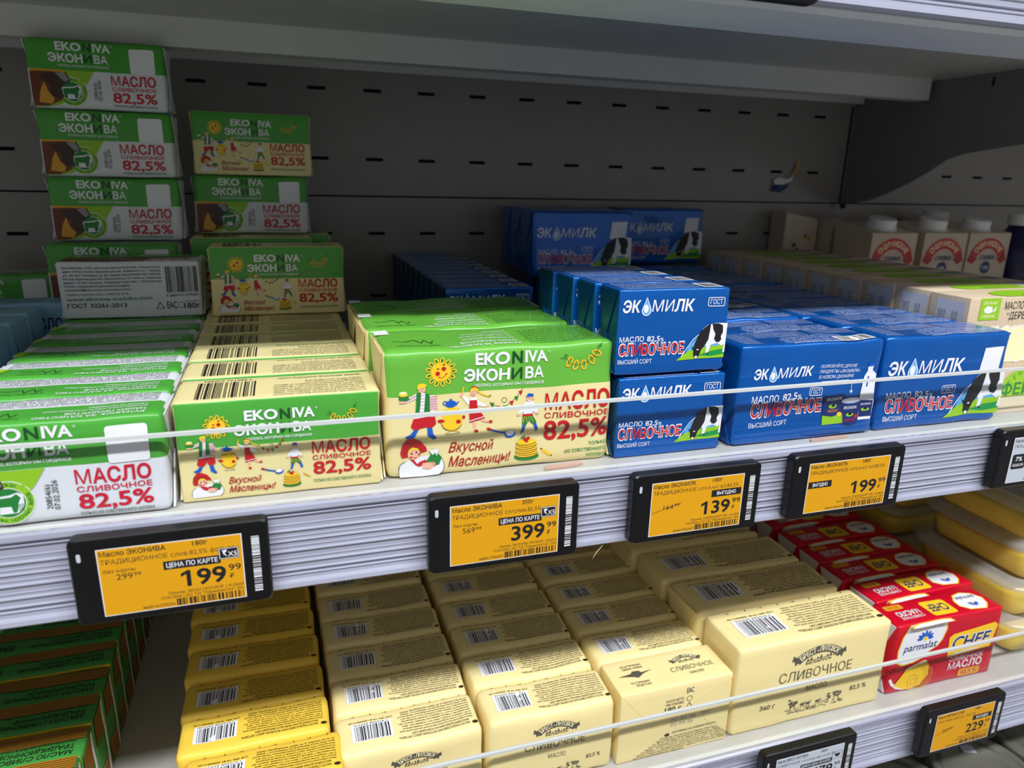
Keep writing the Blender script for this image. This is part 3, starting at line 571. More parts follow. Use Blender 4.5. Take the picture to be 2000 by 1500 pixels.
def art_blue_large(P, promo=False):
    P.to('front_print', 'front')
    if promo:
        logo_milk(P, 10.5, 42.6, 44.5, 6, .12)
        for i, t in enumerate(('ПОПРОБУЙТЕ ДРУГИЕ', 'ПРОДУКТЫ «ЭКОМИЛК»', 'В НОВОМ ДИЗАЙНЕ')): P.text(t, 60.2, 47.4 - i * 3.5, (29, 32, 28)[i], 2.0, 'white', 2, .0, .2)
        P.text('МАСЛО', 11.7, 28, 19.6, 4.0, 'white', 2, .012); P.text('82,5', 34.4, 28.4, 11, 4.0, 'white', 2, .016); P.text('%', 45.8, 28.4, 3, 2.4, 'white', 2)
        gost(P, 54.6, 29.6, 10, 5.2); slivoch(P, 11.9, 19.2, 53, 7.6); P.text('ВЫСШИЙ СОРТ', 11.2, 12.2, 28, 3, 'white', 2, .002)
        P.line([(62.8, 38.4), (84, 38.6), (87.4, 37.4), (87.8, 30.4)], .35, 'white'); P.poly([(86.4, 31), (89.2, 31), (87.8, 29)], 'white')
        P.poly([(67.4, 9), (66.4, 29), (83.4, 29.4), (84.6, 9)], 'ink_navy', 2); P.poly([(67.4, 9), (67.0, 15.4), (75, 14), (84.4, 16), (84.6, 9)], 'ink_lime', 3); P.text('ЭКОМИЛК', 69, 25.4, 12.6, 1.9, 'white', 4)
        P.text('ТВОРОГ', 70.6, 17.2, 9, 1.7, 'ink_orange', 4); P.ell(74.6, 21.4, 3.4, 1.6, 'ink_lime', 4, 12); P.ell(75, 22, 1.6, 1.1, 'black', 5, 8); P.ell(80.6, 15.4, 1.8, 1.6, 'ink_yellow', 5, 10)
        P.poly([(84.2, 8), (81.6, 23.8), (96.6, 23.8), (95.6, 8), (90, 6.4)], 'ink_navy', 6); P.ell(89, 24.2, 8, 2, 'ink_pale', 7, 16); P.ell(89, 24.6, 7.2, 1.5, 'white', 8, 16); P.text('ЭКОМИЛК', 83.6, 18.4, 10.8, 1.8, 'white', 8)
        P.ell(89, 14.4, 3.2, 1.3, 'ink_lime', 8, 10); P.ell(89.2, 15, 1.6, 1, 'black', 9, 8); P.ell(94, 13, 1.3, 1.3, 'ink_red', 9, 8); P.text('СМЕТАНА', 85, 9.8, 9.6, 1.5, 'ink_red', 9)
        P.poly([(96.4, 10), (95.6, 24), (97.0, 40.4), (99, 43.6), (98.6, 46.6), (103.4, 47), (103.2, 44), (107.2, 41), (107.8, 22), (106.4, 10)], 'white', 3); P.rect(99, 46.6, 103.2, 48.6, 'ink_blue', 4)
        P.poly([(96.4, 12), (96.2, 24), (107.4, 23), (106.6, 12)], 'ink_navy', 4); P.ell(101.6, 17, 3.6, 1.2, 'ink_lime', 5, 10); P.ell(101.8, 17.6, 1.6, .9, 'black', 6, 8); P.text('ЭКОМИЛК', 97.4, 20.2, 8.6, 1.2, 'white', 5); P.rect(100, 33, 101.4, 40, 'ink_blue', 4)
    else:
        logo_milk(P, 4.6, 38.4, 66, 8.4, .12); P.poly([(85, 36.6), (87.2, 53.6), (104.6, 53.8), (102.6, 36.6)], 'white', 2)
        P.text('МАСЛО', 6.3, 21.6, 21.6, 4.0, 'white', 2, .012); P.text('82,5', 31, 21.9, 12, 4.0, 'white', 2, .016); P.text('%', 43.6, 22, 3, 2.4, 'white', 2); gost(P, 54, 23.4, 12.2, 5.6)
        slivoch(P, 6.8, 12.4, 59, 7.8); P.text('ВЫСШИЙ СОРТ', 6.2, 6.2, 30, 3.1, 'white', 2, .002); cow(P, 58.8, 4.9, 1.56)
    blue_top(P, 110, 40)
    if promo: P.rect(8, 27, 34, 38, 'white', 2); P.bars(9.5, 28, 32.5, 37, 'black', 3, 6)

def emblem_fort(P, cx, cy, k=1., dense=True):
    """dark ribbon bent over a small town view; width about 43 at scale 1"""
    R = 25 * k; n = 16; A = []; B = []
    for i in range(n + 1):
        a = math.radians(142 - (142 - 38) * i / n); A.append((cx + (R + 4.2 * k) * math.cos(a), cy - 14 * k + (R + 4.2 * k) * math.sin(a) * .86)); B.append((cx + (R - 3.2 * k) * math.cos(a), cy - 14 * k + (R - 3.2 * k) * math.sin(a) * .86))
    P.put(A + B, [(n + 1 + i, n + 2 + i, i + 1, i) for i in range(n)], 'ink_steel', 1)
    for s in (-1, 1): P.poly([(cx + s * 17.4 * k, cy + 1.4 * k), (cx + s * 23.6 * k, cy + 5.6 * k), (cx + s * 24.6 * k, cy + .6 * k), (cx + s * 22.4 * k, cy + 1.0 * k), (cx + s * 21 * k, cy - 3.4 * k)], 'ink_steel', 0)
    s_ = 'БРЕСТ-ЛИТОВСК'
    for i, ch in enumerate(s_):
        a = math.radians(134 - (134 - 46) * (i + .5) / len(s_)); vs, fs, x0, x1 = glyph(ch, .02); q = 4.3 * k / CAP; mx = (x0 + x1) / 2; th = a - math.pi / 2; c, d = math.cos(th), math.sin(th)
        P.put([(cx + (R - 1.7 * k) * math.cos(a) + (x - mx) * q * .78 * c - y * q * d, cy - 14 * k + (R - 1.7 * k) * math.sin(a) * .86 + (x - mx) * q * .78 * d + y * q * c) for x, y in vs], fs, 'ink_cream', 2)
    for i in range(9): P.poly([(cx + (-12 + i * 3) * k, cy - .6 * k), (cx + (-10.6 + i * 3) * k, cy + (1.6 + 1.6 * math.sin(i * 2.1)) * k), (cx + (-9.2 + i * 3) * k, cy - .6 * k)], 'ink_steel', 1)
    P.text('БЕЛАРУСЬ', cx - 12 * k, cy - 3.6 * k, 24 * k, 2.2 * k, 'ink_steel', 1, .02)
def cart_scene(P, u, v, k=1.):
    r = random.Random(8)
    for i in range(46):
        x = r.uniform(0, 54); P.ell(u + x * k, v + (1 + x * .0 + r.uniform(-1.6, 2.2)) * k, r.uniform(.8, 2.6) * k, .35 * k, 'ink_steel', 1, 6)
    for x, h in ((5, 9), (9, 6), (40, 7), (46, 9), (50, 7)):
        for j in range(7): P.ell(u + (x + r.uniform(-1.6, 1.6)) * k, v + (4 + h * r.uniform(.1, .9)) * k, 1.3 * k, .8 * k, 'ink_steel', 1, 7)
        P.line([(u + x * k, v + 2 * k), (u + x * k, v + 6 * k)], .5 * k, 'ink_steel', 1)
    for x in (16, 21, 30): P.ell(u + x * k, v + 6 * k, 2.2 * k, 1.2 * k, 'ink_steel', 1, 9); P.line([(u + (x - 1) * k, v + 5.4 * k), (u + (x - 1.2) * k, v + 2.6 * k)], .4 * k, 'ink_steel', 1); P.line([(u + (x + 1) * k, v + 5.4 * k), (u + (x + 1.2) * k, v + 2.6 * k)], .4 * k, 'ink_steel', 1); P.ell(u + (x + 2.4) * k, v + 7.2 * k, .8 * k, .6 * k, 'ink_steel', 1, 6)
    for x in (34, 38): P.ring(u + x * k, v + 4.2 * k, 1.6 * k, 1.6 * k, .4 * k, 'ink_steel', 1, 10)
def art_fort_top(P, W_, T_, big=False, pct='82,5'):
    P.to('top_print', 'top'); k = W_ / 90.; t = T_ / 36.
    P.rect(W_ - 34 * k, T_ * .30, W_ - 9 * k, T_ * .74, 'white', 1); P.bars(W_ - 32.4 * k, T_ * .36, W_ - 10.6 * k, T_ * .72, 'black', 2, 11); P.micro('4 810268 059346', W_ - 32 * k, T_ * .31, 21 * k, 1.2 * t, 'black', 2)
    P.micro('СТБ 1890, ТИ BY 200030514.155', W_ - 35 * k, T_ * .23, 27 * k, 1.2 * t, 'black')
    L = ['МАСЛО СЛАДКОСЛИВОЧНОЕ НЕСОЛЕНОЕ «БРЕСТ-ЛИТОВСК»', 'МАССОВОЙ ДОЛЕЙ ЖИРА ' + pct + ' % ВЫСШИЙ СОРТ']
    P.micro(L[0], 7 * k, T_ * .80, 46 * k, 1.7 * t, 'ink_dkbrown'); P.micro(L[1], 7 * k, T_ * .725, 38 * k, 1.6 * t, 'ink_dkbrown'); P.ell(3.6 * k, T_ * .83, 1.9 * k, 1.3 * t, 'ink_dkbrown', 1, 12)
    for i in range(9): P.micro((ING + ADDR)[i], 4 * k, T_ * (.665 - i * .058), (46 if i % 3 else 48) * k, 1.15 * t, 'ink_dkbrown')
    for i in range(8): P.micro('90 г' if i % 2 else '|', (8 + i * 10) * k, T_ * .08, 2.6 * k if i % 2 else .5 * k, 1.0 * t, 'black')
def art_fort(P, W_, T_, H_, big=False):
    P.to('front_print', 'front'); k = W_ / 137.; q = H_ / 73.
    emblem_fort(P, 71.5 * k, 53.6 * q, k); P.text('СЛИВОЧНОЕ', 38 * k, 37.5 * q, 66 * k, 7.8 * q, 'ink_steel', 1, -.006); P.text('МАСЛО', 63.6 * k, 26.4 * q, 18.6 * k, 4.4 * q, 'ink_steel', 1, -.004)
    P.text('82,5 %', 106 * k, 17.2 * q, 15.6 * k, 3.8 * q, 'ink_steel', 1); P.text('360 г' if big else '180 г', 23.6 * k, 17.2 * q, 13.2 * k, 3.8 * q, 'ink_steel', 1); cart_scene(P, 46 * k, 9 * q, k)
    art_fort_top(P, W_, T_)
def art_fort_lying(P):
    """a pack lying flat with its face up and its folded end to the front"""
    P.to('front_print', 'front')
    P.text('EAC', 51, 48.6, 5.6, 4.2, 'ink_steel', 1); P.text('МАССА НЕТТО', 35, 43.8, 14, 1.8, 'ink_steel', 1); P.text('ПРИ УПАКОВКЕ', 35, 40.8, 14, 1.8, 'ink_steel', 1); P.text('180 г', 34.4, 35.2, 13, 4.4, 'ink_steel', 1, .02)
    P.ring(53.6, 43.6, 2.3, 2.3, .35, 'ink_steel'); P.line([(51, 35.6), (56.4, 35.6), (53.7, 40.2), (51, 35.6)], .5, 'ink_steel')
    P.text('02.02.26', 40, 26.6, 20, 3.0, 'grey', 1, -.008); P.text('342', 64, 27.6, 8, 2.6, 'grey', 1, -.008); P.text('02.04.26', 40, 23.0, 18, 2.6, 'grey', 1, -.008)
    P.micro('ИЗГОТОВЛЕНО: ОАО «САВУШКИН ПРОДУКТ»', 42, 16.6, 36, 1.5, 'ink_dkbrown'); P.ell(38, 16.4, 2, 1.3, 'ink_dkbrown')
    for i in range(8): P.micro((ADDR + ING)[i], 33 - i * 2.9, 13.6 - i * 1.75, 46 + i * 5.2 if i < 7 else 40, 1.1, 'ink_dkbrown')
    for a in ([(2, 55), (27, 25), (88, 55)], [(27, 25), (66, 26), (88, 55)], [(3, 2), (27, 25)], [(66, 26), (87, 2)]): P.line(a, .3, 'butter_paper', 0)
    P.to('top_print', 'topn'); emblem_fort(P, 62, 22, .52); P.text('СЛИВОЧНОЕ', 46, 12.4, 34, 4.2, 'ink_steel', 1, -.006); P.text('МАСЛО', 58, 7.6, 11, 2.2, 'ink_steel', 1)
    P.text('ИЗ НАТУРАЛЬНЫХ', 12, 26, 16, 1.8, 'ink_steel', 1); P.text('СВЕЖИХ СЛИВОК', 12, 23.2, 16, 1.8, 'ink_steel', 1); P.text('ПО СТАРИННЫМ', 12, 8.6, 14, 1.8, 'ink_steel', 1); P.text('РЕЦЕПТАМ', 15, 5.8, 11, 1.8, 'ink_steel', 1)
    P.poly([(6, 17.4), (16, 19), (22, 18.4), (33, 19.6), (24, 16.8), (18, 15.4), (12, 16.8)], 'ink_steel', 1); P.poly([(15, 17), (18, 21), (23, 20.6), (25, 17), (20, 14)], 'ink_steel', 2)

def flower(P, cx, cy, k=1., layer=4):
    for a, L in ((90, 5.4), (58, 5.2), (122, 5.2), (28, 5.6), (152, 5.6), (2, 5.4), (178, 5.4)):
        t = math.radians(a); P.ell(cx + math.cos(t) * L * k, cy + math.sin(t) * L * .9 * k, 2.9 * k, 1.35 * k, 'ink_blue', layer, 10, t)
    P.ell(cx, cy, 1.9 * k, 2.0 * k, 'ink_yellow', layer + 1, 12)
def chef_plate(P, u, v, w, h, layer=2):
    P.poly([(u + w * .04, v), (u, v + h * .74), (u + w * .08, v + h * .84), (u + w * .92, v + h), (u + w, v + h * .9), (u + w * .93, v + h * .1)], 'ink_yellow', layer)
def art_red(P):
    P.to('front_print', 'front')
    out = [(12, 62.6), (44, 62.6), (50, 59), (51, 52), (48, 43), (44, 38), (36, 34), (31, 29), (22, 26), (11, 25.4), (5, 29), (3.6, 40), (6, 52)]
    P.poly(out, 'ink_yellow', 1); cx, cy = 27, 45; P.poly([(cx + (a - cx) * .94, min(62.6, cy + (b - cy) * .94 + (.8 if b > 60 else 0))) for a, b in out], 'white', 2)
    flower(P, 29.6, 47.4, 1., 3); P.text('parmalat', 9.6, 38.2, 33.5, 6.4, 'ink_navy', 4, .012, .18)
    chef_plate(P, 55, 24, 50, 26, 2); P.text('CHEF', 59, 31, 41, 11.6, 'white', 3, .05, .2); P.text('CHEF', 59.6, 31.4, 40, 11, 'ink_navy', 4, .02, .2)
    P.poly([(56, 24.4), (66, 27.4), (80, 28.6), (94, 27.4), (80, 27), (66, 25.4)], 'white', 4); P.text('СЛИВОЧНОЕ', 60.4, 19.2, 35, 3.8, 'white', 3, .01); P.text('МАСЛО', 60.4, 11, 35, 6.6, 'white', 3, .028)
    P.rr(73, 2.4, 95, 9.4, 1.4, 'ink_gold', 3); P.text('82.5 %', 76, 4.2, 16, 3.4, 'ink_red', 4, .01)
    P.poly([(6, 7.6), (17.4, 21.8), (33, 25.8), (39, 22), (40, 12), (34, 3.4), (24, .8), (16.5, 2.4)], 'ink_yellow', 3)
    P.poly([(14.6, 20.2), (17.6, 22.6), (34, 26.8), (37.4, 24.8), (19, 21)], 'ink_cream', 5)
    for i in range(5): P.ring(28 + i * 2.0, 10, 8.6, 10.4, .55, 'ink_gold', 4, 12, -.2, math.radians(-80), math.radians(80))
    P.ring(25, 8, 5.6, 6.6, .6, 'ink_gold', 5, 16); P.ring(25.4, 7.6, 3, 3.6, .5, 'ink_gold', 5, 12)
    P.line([(1.4, 14), (4, 9.4), (9, 5.6), (16, 3.4)], 2.6, 'white', 2)
    P.to('top_print', 'top'); W_ = 108
    o2 = [(6, 14), (9, 22), (16, 28), (24, 27), (31, 26), (37, 20), (36, 13), (30, 6), (20, 4), (11, 7)]
    P.poly(o2, 'ink_yellow', 1); P.poly([(21.5 + (a - 21.5) * .93, 16 + (b - 16) * .92) for a, b in o2], 'white', 2); flower(P, 21.5, 18.6, .62, 3); P.text('parmalat', 11.6, 9.4, 20, 4.2, 'ink_navy', 4, .01, .15)
    P.rr(43, 7, 68, 26, 3, 'ink_yellow', 1); P.text('CHEF', 46, 11.6, 19, 9, 'ink_navy', 3, .02, .15)
    P.text('СЛИВОЧНОЕ', 75, 20.6, 22, 2.8, 'white', 2, .01); P.text('МАСЛО', 75, 13.6, 22, 5.4, 'white', 2, .03); P.rr(84, 4.4, 101, 10.4, 1.4, 'ink_gold', 2); P.text('82.5%', 88, 6, 10, 2.8, 'ink_red', 3, 0)
    P.poly([(57, 35), (58, 31.2), (64, 30.2), (90, 30.2), (97, 32), (99, 35)], 'ink_yellow', 1); P.poly([(58.6, 35), (60, 32.2), (66, 31.2), (89, 31.2), (95, 32.6), (97, 35)], 'white', 2)
def art_striped(P, W_, T_, H_):
    P.to('top_print', 'top')
    for i in range(6): P.rect(1, 1.0 + i * 1.7, W_ - 1, 2.0 + i * 1.7, 'ink_bronze', 1); P.rect(1, 2.0 + i * 1.7, W_ - 1, 2.65 + i * 1.7, 'ink_brown', 1)
    P.text('МАСЛО СЛИВОЧНОЕ', 6, T_ - 7.0, 52, 3.2, 'black', 1, .01, .12); P.text('ТРАДИЦИОННОЕ', 6, T_ - 11.6, 40, 3.0, 'black', 1, .01, .12); P.text('EAC', 68, T_ - 9, 11, 6, 'black', 1)
    P.micro('Массовая доля жира 82,5 % ГОСТ 32261-2013', 6, T_ - 14.6, 52, 1.1, 'black'); P.rect(83, T_ - 16, 98, T_ - 3, 'white', 1); P.bars(84, T_ - 14, 97, T_ - 3.6, 'black', 2, 3, False, 30)
    P.to('front_print', 'front'); P.rect(1, H_ - 3, W_ - 1, H_ - 1.2, 'ink_yellow', 1)  # yellow strip is the edge highlight painted along the top of the front
    for i in range(8): P.rect(1, H_ - 5 - i * 2.2, W_ - 1, H_ - 3.9 - i * 2.2, 'ink_bronze', 1)
    P.to('end_print', 'right')
    for v0, v1 in ((H_ * .62, H_ - 1.5), (1.5, H_ * .30)):
        P.rect(1.2, v0, T_ - 8, v1, 'ink_bronze', 1); n = int((v1 - v0) / 1.7)
        for i in range(n): P.rect(1.2, v0 + i * 1.7, T_ - 8, v0 + i * 1.7 + .65, 'ink_brown', 2)
    P.rect(T_ - 8, 1, T_ - 4.5, H_ - 1, 'white', 1)
def art_kraft(P):
    P.to('front_print', 'front'); P.rect(10.2, 64.5, 30.4, 81.2, 'ink_lime', 1); P.text('ОРГАНИК', 13, 76.4, 14, 2.2, 'ink_cream', 2); P.text('ORGANIC', 13, 66.4, 14, 2.2, 'ink_cream', 2)
    P.poly([(14, 72.6), (17, 75.4), (22, 74.6), (23.6, 71), (20, 69.4), (16, 70)], 'white', 2); P.poly([(23.6, 70.4), (26, 71.4), (27, 75), (25, 73.4)], 'white', 2)
    P.text('МАСЛО «СЛИВОЧНОЕ»', 35.4, 72.2, 60, 5.6, 'black', 1, -.004); P.text('“ДЕРЕВЕНСКОЕ”', 39, 64.4, 52, 5.4, 'black', 1, -.004)
    lace = [(24 + i * 2, 58 + 1.4 * math.sin(i * .9) + (2.4 if i % 9 == 4 else 0)) for i in range(60)]; P.poly([(24, 30)] + lace + [(142, 30)], 'ink_cream', 1); P.line(lace, .9, 'white', 2)
    lace2 = [(34 + i * 2, 31 + 1.6 * math.sin(i * .8 + 1)) for i in range(54)]; P.line(lace2, .8, 'white', 2)
    P.poly([(78 + 34 * math.cos(math.radians(a)), -4 + 30 * math.sin(math.radians(a))) for a in range(10, 171, 8)], 'ink_lime', 2)
    P.arct('АСЕНЬЕВСКАЯ', 78, -4, 24, 160, 20, 4.0, 'ink_green', 3, .01, .8); P.text('ФЕРМА', 50, 2.2, 56, 9, 'ink_green', 3, .03)
    P.to('top_print', 'topn'); P.poly([(40, 2), (34, 10), (40, 20), (58, 28), (86, 28), (104, 20), (112, 8), (110, 2)], 'ink_lime', 1)
    P.micro('фермерское молоко', 62, 7, 40, 3, 'ink_dkgreen', 2); P.rect(112, 16, 146, 33, 'white', 1); P.bars(114, 18, 144, 31, 'black', 2, 5)
    P.to('side_print', 'left'); P.rect(7, 4, 32, 78, 'label_grey', 1)
    for i in range(7): P.vtext((ADDR + ING)[i], 10 + i * 1.9 + (5 if i > 3 else 0), 8, 62, 1.2, 'black', 2, .01)
def art_plain_green(P):
    P.to('front_print', 'front'); logo_eko(P, 24, 30, .9)
def art_pale(P, W_, T_, H_):
    P.to('front_print', 'front'); P.text('МАСЛО', W_ - 32, H_ - 20, 28, 8, 'ink_navy', 1, .02); P.text('72,5%', W_ - 28, H_ - 40, 24, 12, 'ink_navy', 1, .02)
    P.to('top_print', 'top')
    for i in range(9): P.micro(ING[i % 6], 20, T_ - 5 - i * 3, W_ - 28, 1.2, 'ink_navy')

# ------------------------------------------------------------------ pack prototypes (meshes are shared by all copies)
PROTO = {}
def proto(kind, W_, T_, H_, r, base, art, amp=.0006, cuts=(), color=None, seed=1, fold=None, foldr=None, step=.005, name='butter_pack'):
    d = make_disp(seed, amp); o = wrapper(name, W_, T_, H_, r, base, cuts, color, d, step)
    P = Print(W_, T_, H_, d)
    if art: art(P); P.build(o)
    if fold: end_fold(o, W_, T_, H_, fold)
    if foldr: end_fold(o, W_, T_, H_, foldr, True)
    PROTO[kind] = [o, False, (W_, T_, H_)]
def place(kind, x, y, z, label, group=None, rz=0., cat='butter', rx=0., ry=0., sc=(1, 1, 1)):
    p = PROTO[kind]
    if not p[1]: o = p[0]; p[1] = True
    else:
        o = p[0].copy(); COL.objects.link(o)
        for k in ('label', 'group'):
            if k in o: del o[k]
        for ch in p[0].children:
            c = ch.copy(); COL.objects.link(c); c.parent = o
    o.location = (x, y, z); o.rotation_euler = (rx, ry, rz); o.scale = sc
    return tag(o, label, cat, group)

mm = .001
farm_color = lambda f, x, y, z: ('green_wrap' if (f == 'front' and z > .028) or (f == 'top' and y < .0205) or (f in ('left', 'right') and z > .028 and y < .012) else None)
# sizes: width x thickness x height of the face turned to the shopper
proto('farm', .097, .0385, .0505, .0035, 'white_wrap', art_farm, .0005, ((2, .028), (1, .0205), (1, .012)), farm_color, 2, 'white_wrap', 'white_wrap')
proto('farm_b', .097, .0385, .0505, .0035, 'white_wrap', art_farm, .0006, ((2, .028), (1, .0205), (1, .012)), farm_color, 12, 'white_wrap', 'white_wrap')
proto('farm_flat', .097, .0505, .0425, .002, 'white_wrap', art_farm_side, .0005, (), None, 3, 'white_wrap', 'white_wrap')
folk_color = lambda f, x, y, z: ('green_wrap' if (f in ('front',) and z > .0282) or (f == 'back' and z > .0282) else None)
proto('folk', .0985, .0365, .0525, .0014, 'cream_wrap', art_folk_small, .0003, ((2, .0282),), folk_color, 4, 'cream_wrap', 'cream_wrap')
big_color = lambda f, x, y, z: ('lime_wrap' if (f == 'front' and z > .0472) or f == 'top' or (f == 'back' and z > .0472) else None)
for i_, sd in enumerate((5, 25, 45)):
    proto('folk_big%d' % i_, .1325, .051, .0725, .0042, 'cream_wrap', art_folk_big, .0011, ((2, .0472),), big_color, sd, 'cream_wrap', 'cream_wrap')
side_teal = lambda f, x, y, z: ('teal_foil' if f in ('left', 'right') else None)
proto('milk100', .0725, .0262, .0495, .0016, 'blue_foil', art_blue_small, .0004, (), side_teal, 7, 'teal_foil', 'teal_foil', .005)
proto('milk180', .1095, .0385, .0645, .003, 'blue_foil', lambda P: art_blue_large(P, False), .0009, (), None, 8, 'blue_foil', 'blue_foil')
proto('milk180_promo', .1095, .0385, .0645, .003, 'blue_foil', lambda P: art_blue_large(P, True), .0010, (), None, 28, 'blue_foil', 'blue_foil')
proto('fort180', .0895, .0345, .0565, .0045, 'butter_paper', lambda P: art_fort(P, 89.5, 34.5, 56.5), .0010, (), None, 9)
proto('fort180_b', .0895, .0345, .0565, .0045, 'butter_paper', lambda P: art_fort(P, 89.5, 34.5, 56.5), .0011, (), None, 19)
proto('fort_yellow', .0895, .0335, .0565, .0045, 'yellow_paper', lambda P: art_fort(P, 89.5, 33.5, 56.5), .0010, (), None, 10)
proto('fort_lying', .0880, .0345, .0570, .0012, 'butter_paper', art_fort_lying, .0004, (), None, 11)
proto('fort360', .1365, .046, .0735, .003, 'butter_paper', lambda P: art_fort(P, 136.5, 46, 73.5, True), .0006, (), None, 12)
proto('fort360_b', .1365, .046, .0735, .0055, 'butter_paper', lambda P: art_fort(P, 136.5, 46, 73.5, True), .0013, (), None, 32, 'butter_paper')
proto('chef', .108, .0295, .063, .002, 'red_wrap', art_red, .0005, (), None, 13, 'white_wrap', 'red_wrap')
proto('striped', .100, .0262, .060, .003, 'dull_green_wrap', lambda P: art_striped(P, 100, 26.2, 60), .0008, (), None, 14)
proto('kraft_box', .150, .0355, .0815, .0006, 'kraft', art_kraft, 0.00005, (), None, 15, step=.02, name='butter_box')
proto('pale', .100, .034, .060, .002, 'pale_blue_wrap', lambda P: art_pale(P, 100, 34, 60), .0007, (), None, 16, None, 'pale_blue_wrap')

# ------------------------------------------------------------------ the refrigerated case: wall, shelves, bracket
X0, X1, YW = -1.3, 2.3, .4587
rows = [.2464, .1769, .0981, .0284, -.042, -.12, -.19]; seam = .1382
pitch = .0577; x0s = -.0145; sw = .0185; sh = .0034
SEG = []
zs = []
top_z = .62; bot_z = -.62
def strips(z_lo, z_hi, rws):
    cur = z_lo; out = []
    for rz_ in sorted(rws):
        out.append((X0, X1, YW, YW + .0015, cur, rz_ - sh / 2))
        x = X0; k = math.floor((X0 - x0s) / pitch) + 1
        while True:
            c = x0s + pitch * k
            if c + sw / 2 > X1 - .02: break
            if not (.765 < c < .815):
                out.append((x, c - sw / 2, YW, YW + .0015, rz_ - sh / 2, rz_ + sh / 2)); x = c + sw / 2
            k += 1
        out.append((x, X1, YW, YW + .0015, rz_ - sh / 2, rz_ + sh / 2)); cur = rz_ + sh / 2
    out.append((X0, X1, YW, YW + .0015, cur, z_hi)); return out
wall = empty('wall_back', (0, 0, 0), None, None); wall['kind'] = 'structure'
for nm_, a, b, rw in (('wall_panel', seam + .0009, top_z, rows[:2]), ('wall_panel', -.16, seam - .0009, rows[2:6]), ('wall_panel', bot_z, -.1618, rows[6:])):
    boxes(nm_, strips(a, b, rw), 'wall_paint', wall)
boxes('wall_backing', [(X0, X1, YW + .02, YW + .022, bot_z, top_z)], 'dark', wall)
boxes('wall_upright', [(.7835, .7865, YW - .0012, YW + .004, .139, .262)], 'dark', wall)
for s_, xx in (('left', X0 - .01), ('right', X1)):
    o = boxes('wall_' + s_, [(xx, xx + .01, -.03, YW + .022, bot_z, top_z)], 'wall_paint'); o['kind'] = 'structure'
o = boxes('ceiling', [(X0, X1, .0, YW + .022, top_z, top_z + .01)], 'shelf_paint'); o['kind'] = 'structure'

def make_shelf(zt, yf, label, beam=True):
    """deck top at zt, price rail face at yf"""
    s = empty('shelf', (0, 0, 0), label, 'shelf', None)
    a, b = X0 + .002, X1 - .002
    boxes('deck', [(a, b, yf + .012, YW - .004, zt - .0028, zt)], 'deck_paint', s)
    lip = [(yf + .0125, zt), (yf + .008, zt - .0003), (yf + .004, zt - .0012), (yf + .0014, zt - .0032), (yf + .0008, zt - .006), (yf + .0008, zt - .0375), (yf + .004, zt - .040), (yf + .056, zt - .040),
           (yf + .0595, zt - .0388), (yf + .0612, zt - .0352), (yf + .0602, zt - .0352), (yf + .0585, zt - .0374), (yf + .056, zt - .0386), (yf + .005, zt - .0386), (yf + .0022, zt - .0365), (yf + .0022, zt - .006), (yf + .0125, zt - .0028)]
    extrude_x('front_lip', lip, a, b, 'shelf_paint', s)
    boxes('inner_apron', [(a, b, yf + .0602, yf + .0618, zt - .0352, zt - .003)], 'shelf_paint', s)
    # price rail: ribbed clear-white extrusion clipped on the lip
    top = zt + .0085 - .0005; n = 15; prof = [(yf + .0012, top), (yf - .0008, top + .0003), (yf - .0022, top - .0008), (yf - .0024, top - .0030), (yf - .0012, top - .0036)]
    z = top - .0042; H_ = (top - .0042) - (zt - .0315)
    for fr_, h_, d in ((.02, .04, .0010), (.17, .03, .0003), (.25, .05, .0008), (.35, .03, .0003), (.41, .04, .0007), (.50, .03, .0003), (.56, .05, .0009), (.68, .03, .0003), (.74, .05, .0008), (.86, .04, .0010), (.94, .03, .0006)):
        a0 = z - fr_ * H_; prof += [(yf - .0004, a0), (yf - .0004 - d, a0 - h_ * H_ * .4), (yf - .0004 - d * .9, a0 - h_ * H_ * .7), (yf - .0004, a0 - h_ * H_)]
    prof += [(yf - .0006, zt - .0325), (yf - .0030, zt - .0335), (yf - .0034, zt - .0355), (yf - .0020, zt - .0368), (yf + .0004, zt - .0368)]
    prof += [(yf + .0004, zt - .003), (yf + .0012, zt - .001)]
    extrude_x('price_rail', prof, a, b, 'rail_plastic', s)
    if beam:
        boxes('support_beam', [(a, .777, .333, .3345, zt - .0255, zt - .0028), (a, .777, .3345, .352, zt - .0255, zt - .024), (.777, .7785, .333, .352, zt - .0255, zt - .0028)], 'shelf_paint', s)
        boxes('rear_rail', [(a, .782, .437, .4385, zt - .0205, zt - .0028), (a, .782, .4385, .446, zt - .0205, zt - .019)], 'shelf_paint', s)
    return s
ZT, ZM, ZL, ZB = .2835, 0., -.231, -.455
top_shelf = make_shelf(ZT, -.030, 'grey metal shelf seen from below across the top of the picture')
make_shelf(ZM, -.030, 'middle grey metal shelf with ribbed price rail, carrying green and blue butter packs')
make_shelf(ZL, -.020, 'lower grey metal shelf with ribbed price rail, carrying cream and red butter packs')
make_shelf(ZB, -.020, 'bottom shelf below the lower price rail, carrying grey round lids', False)
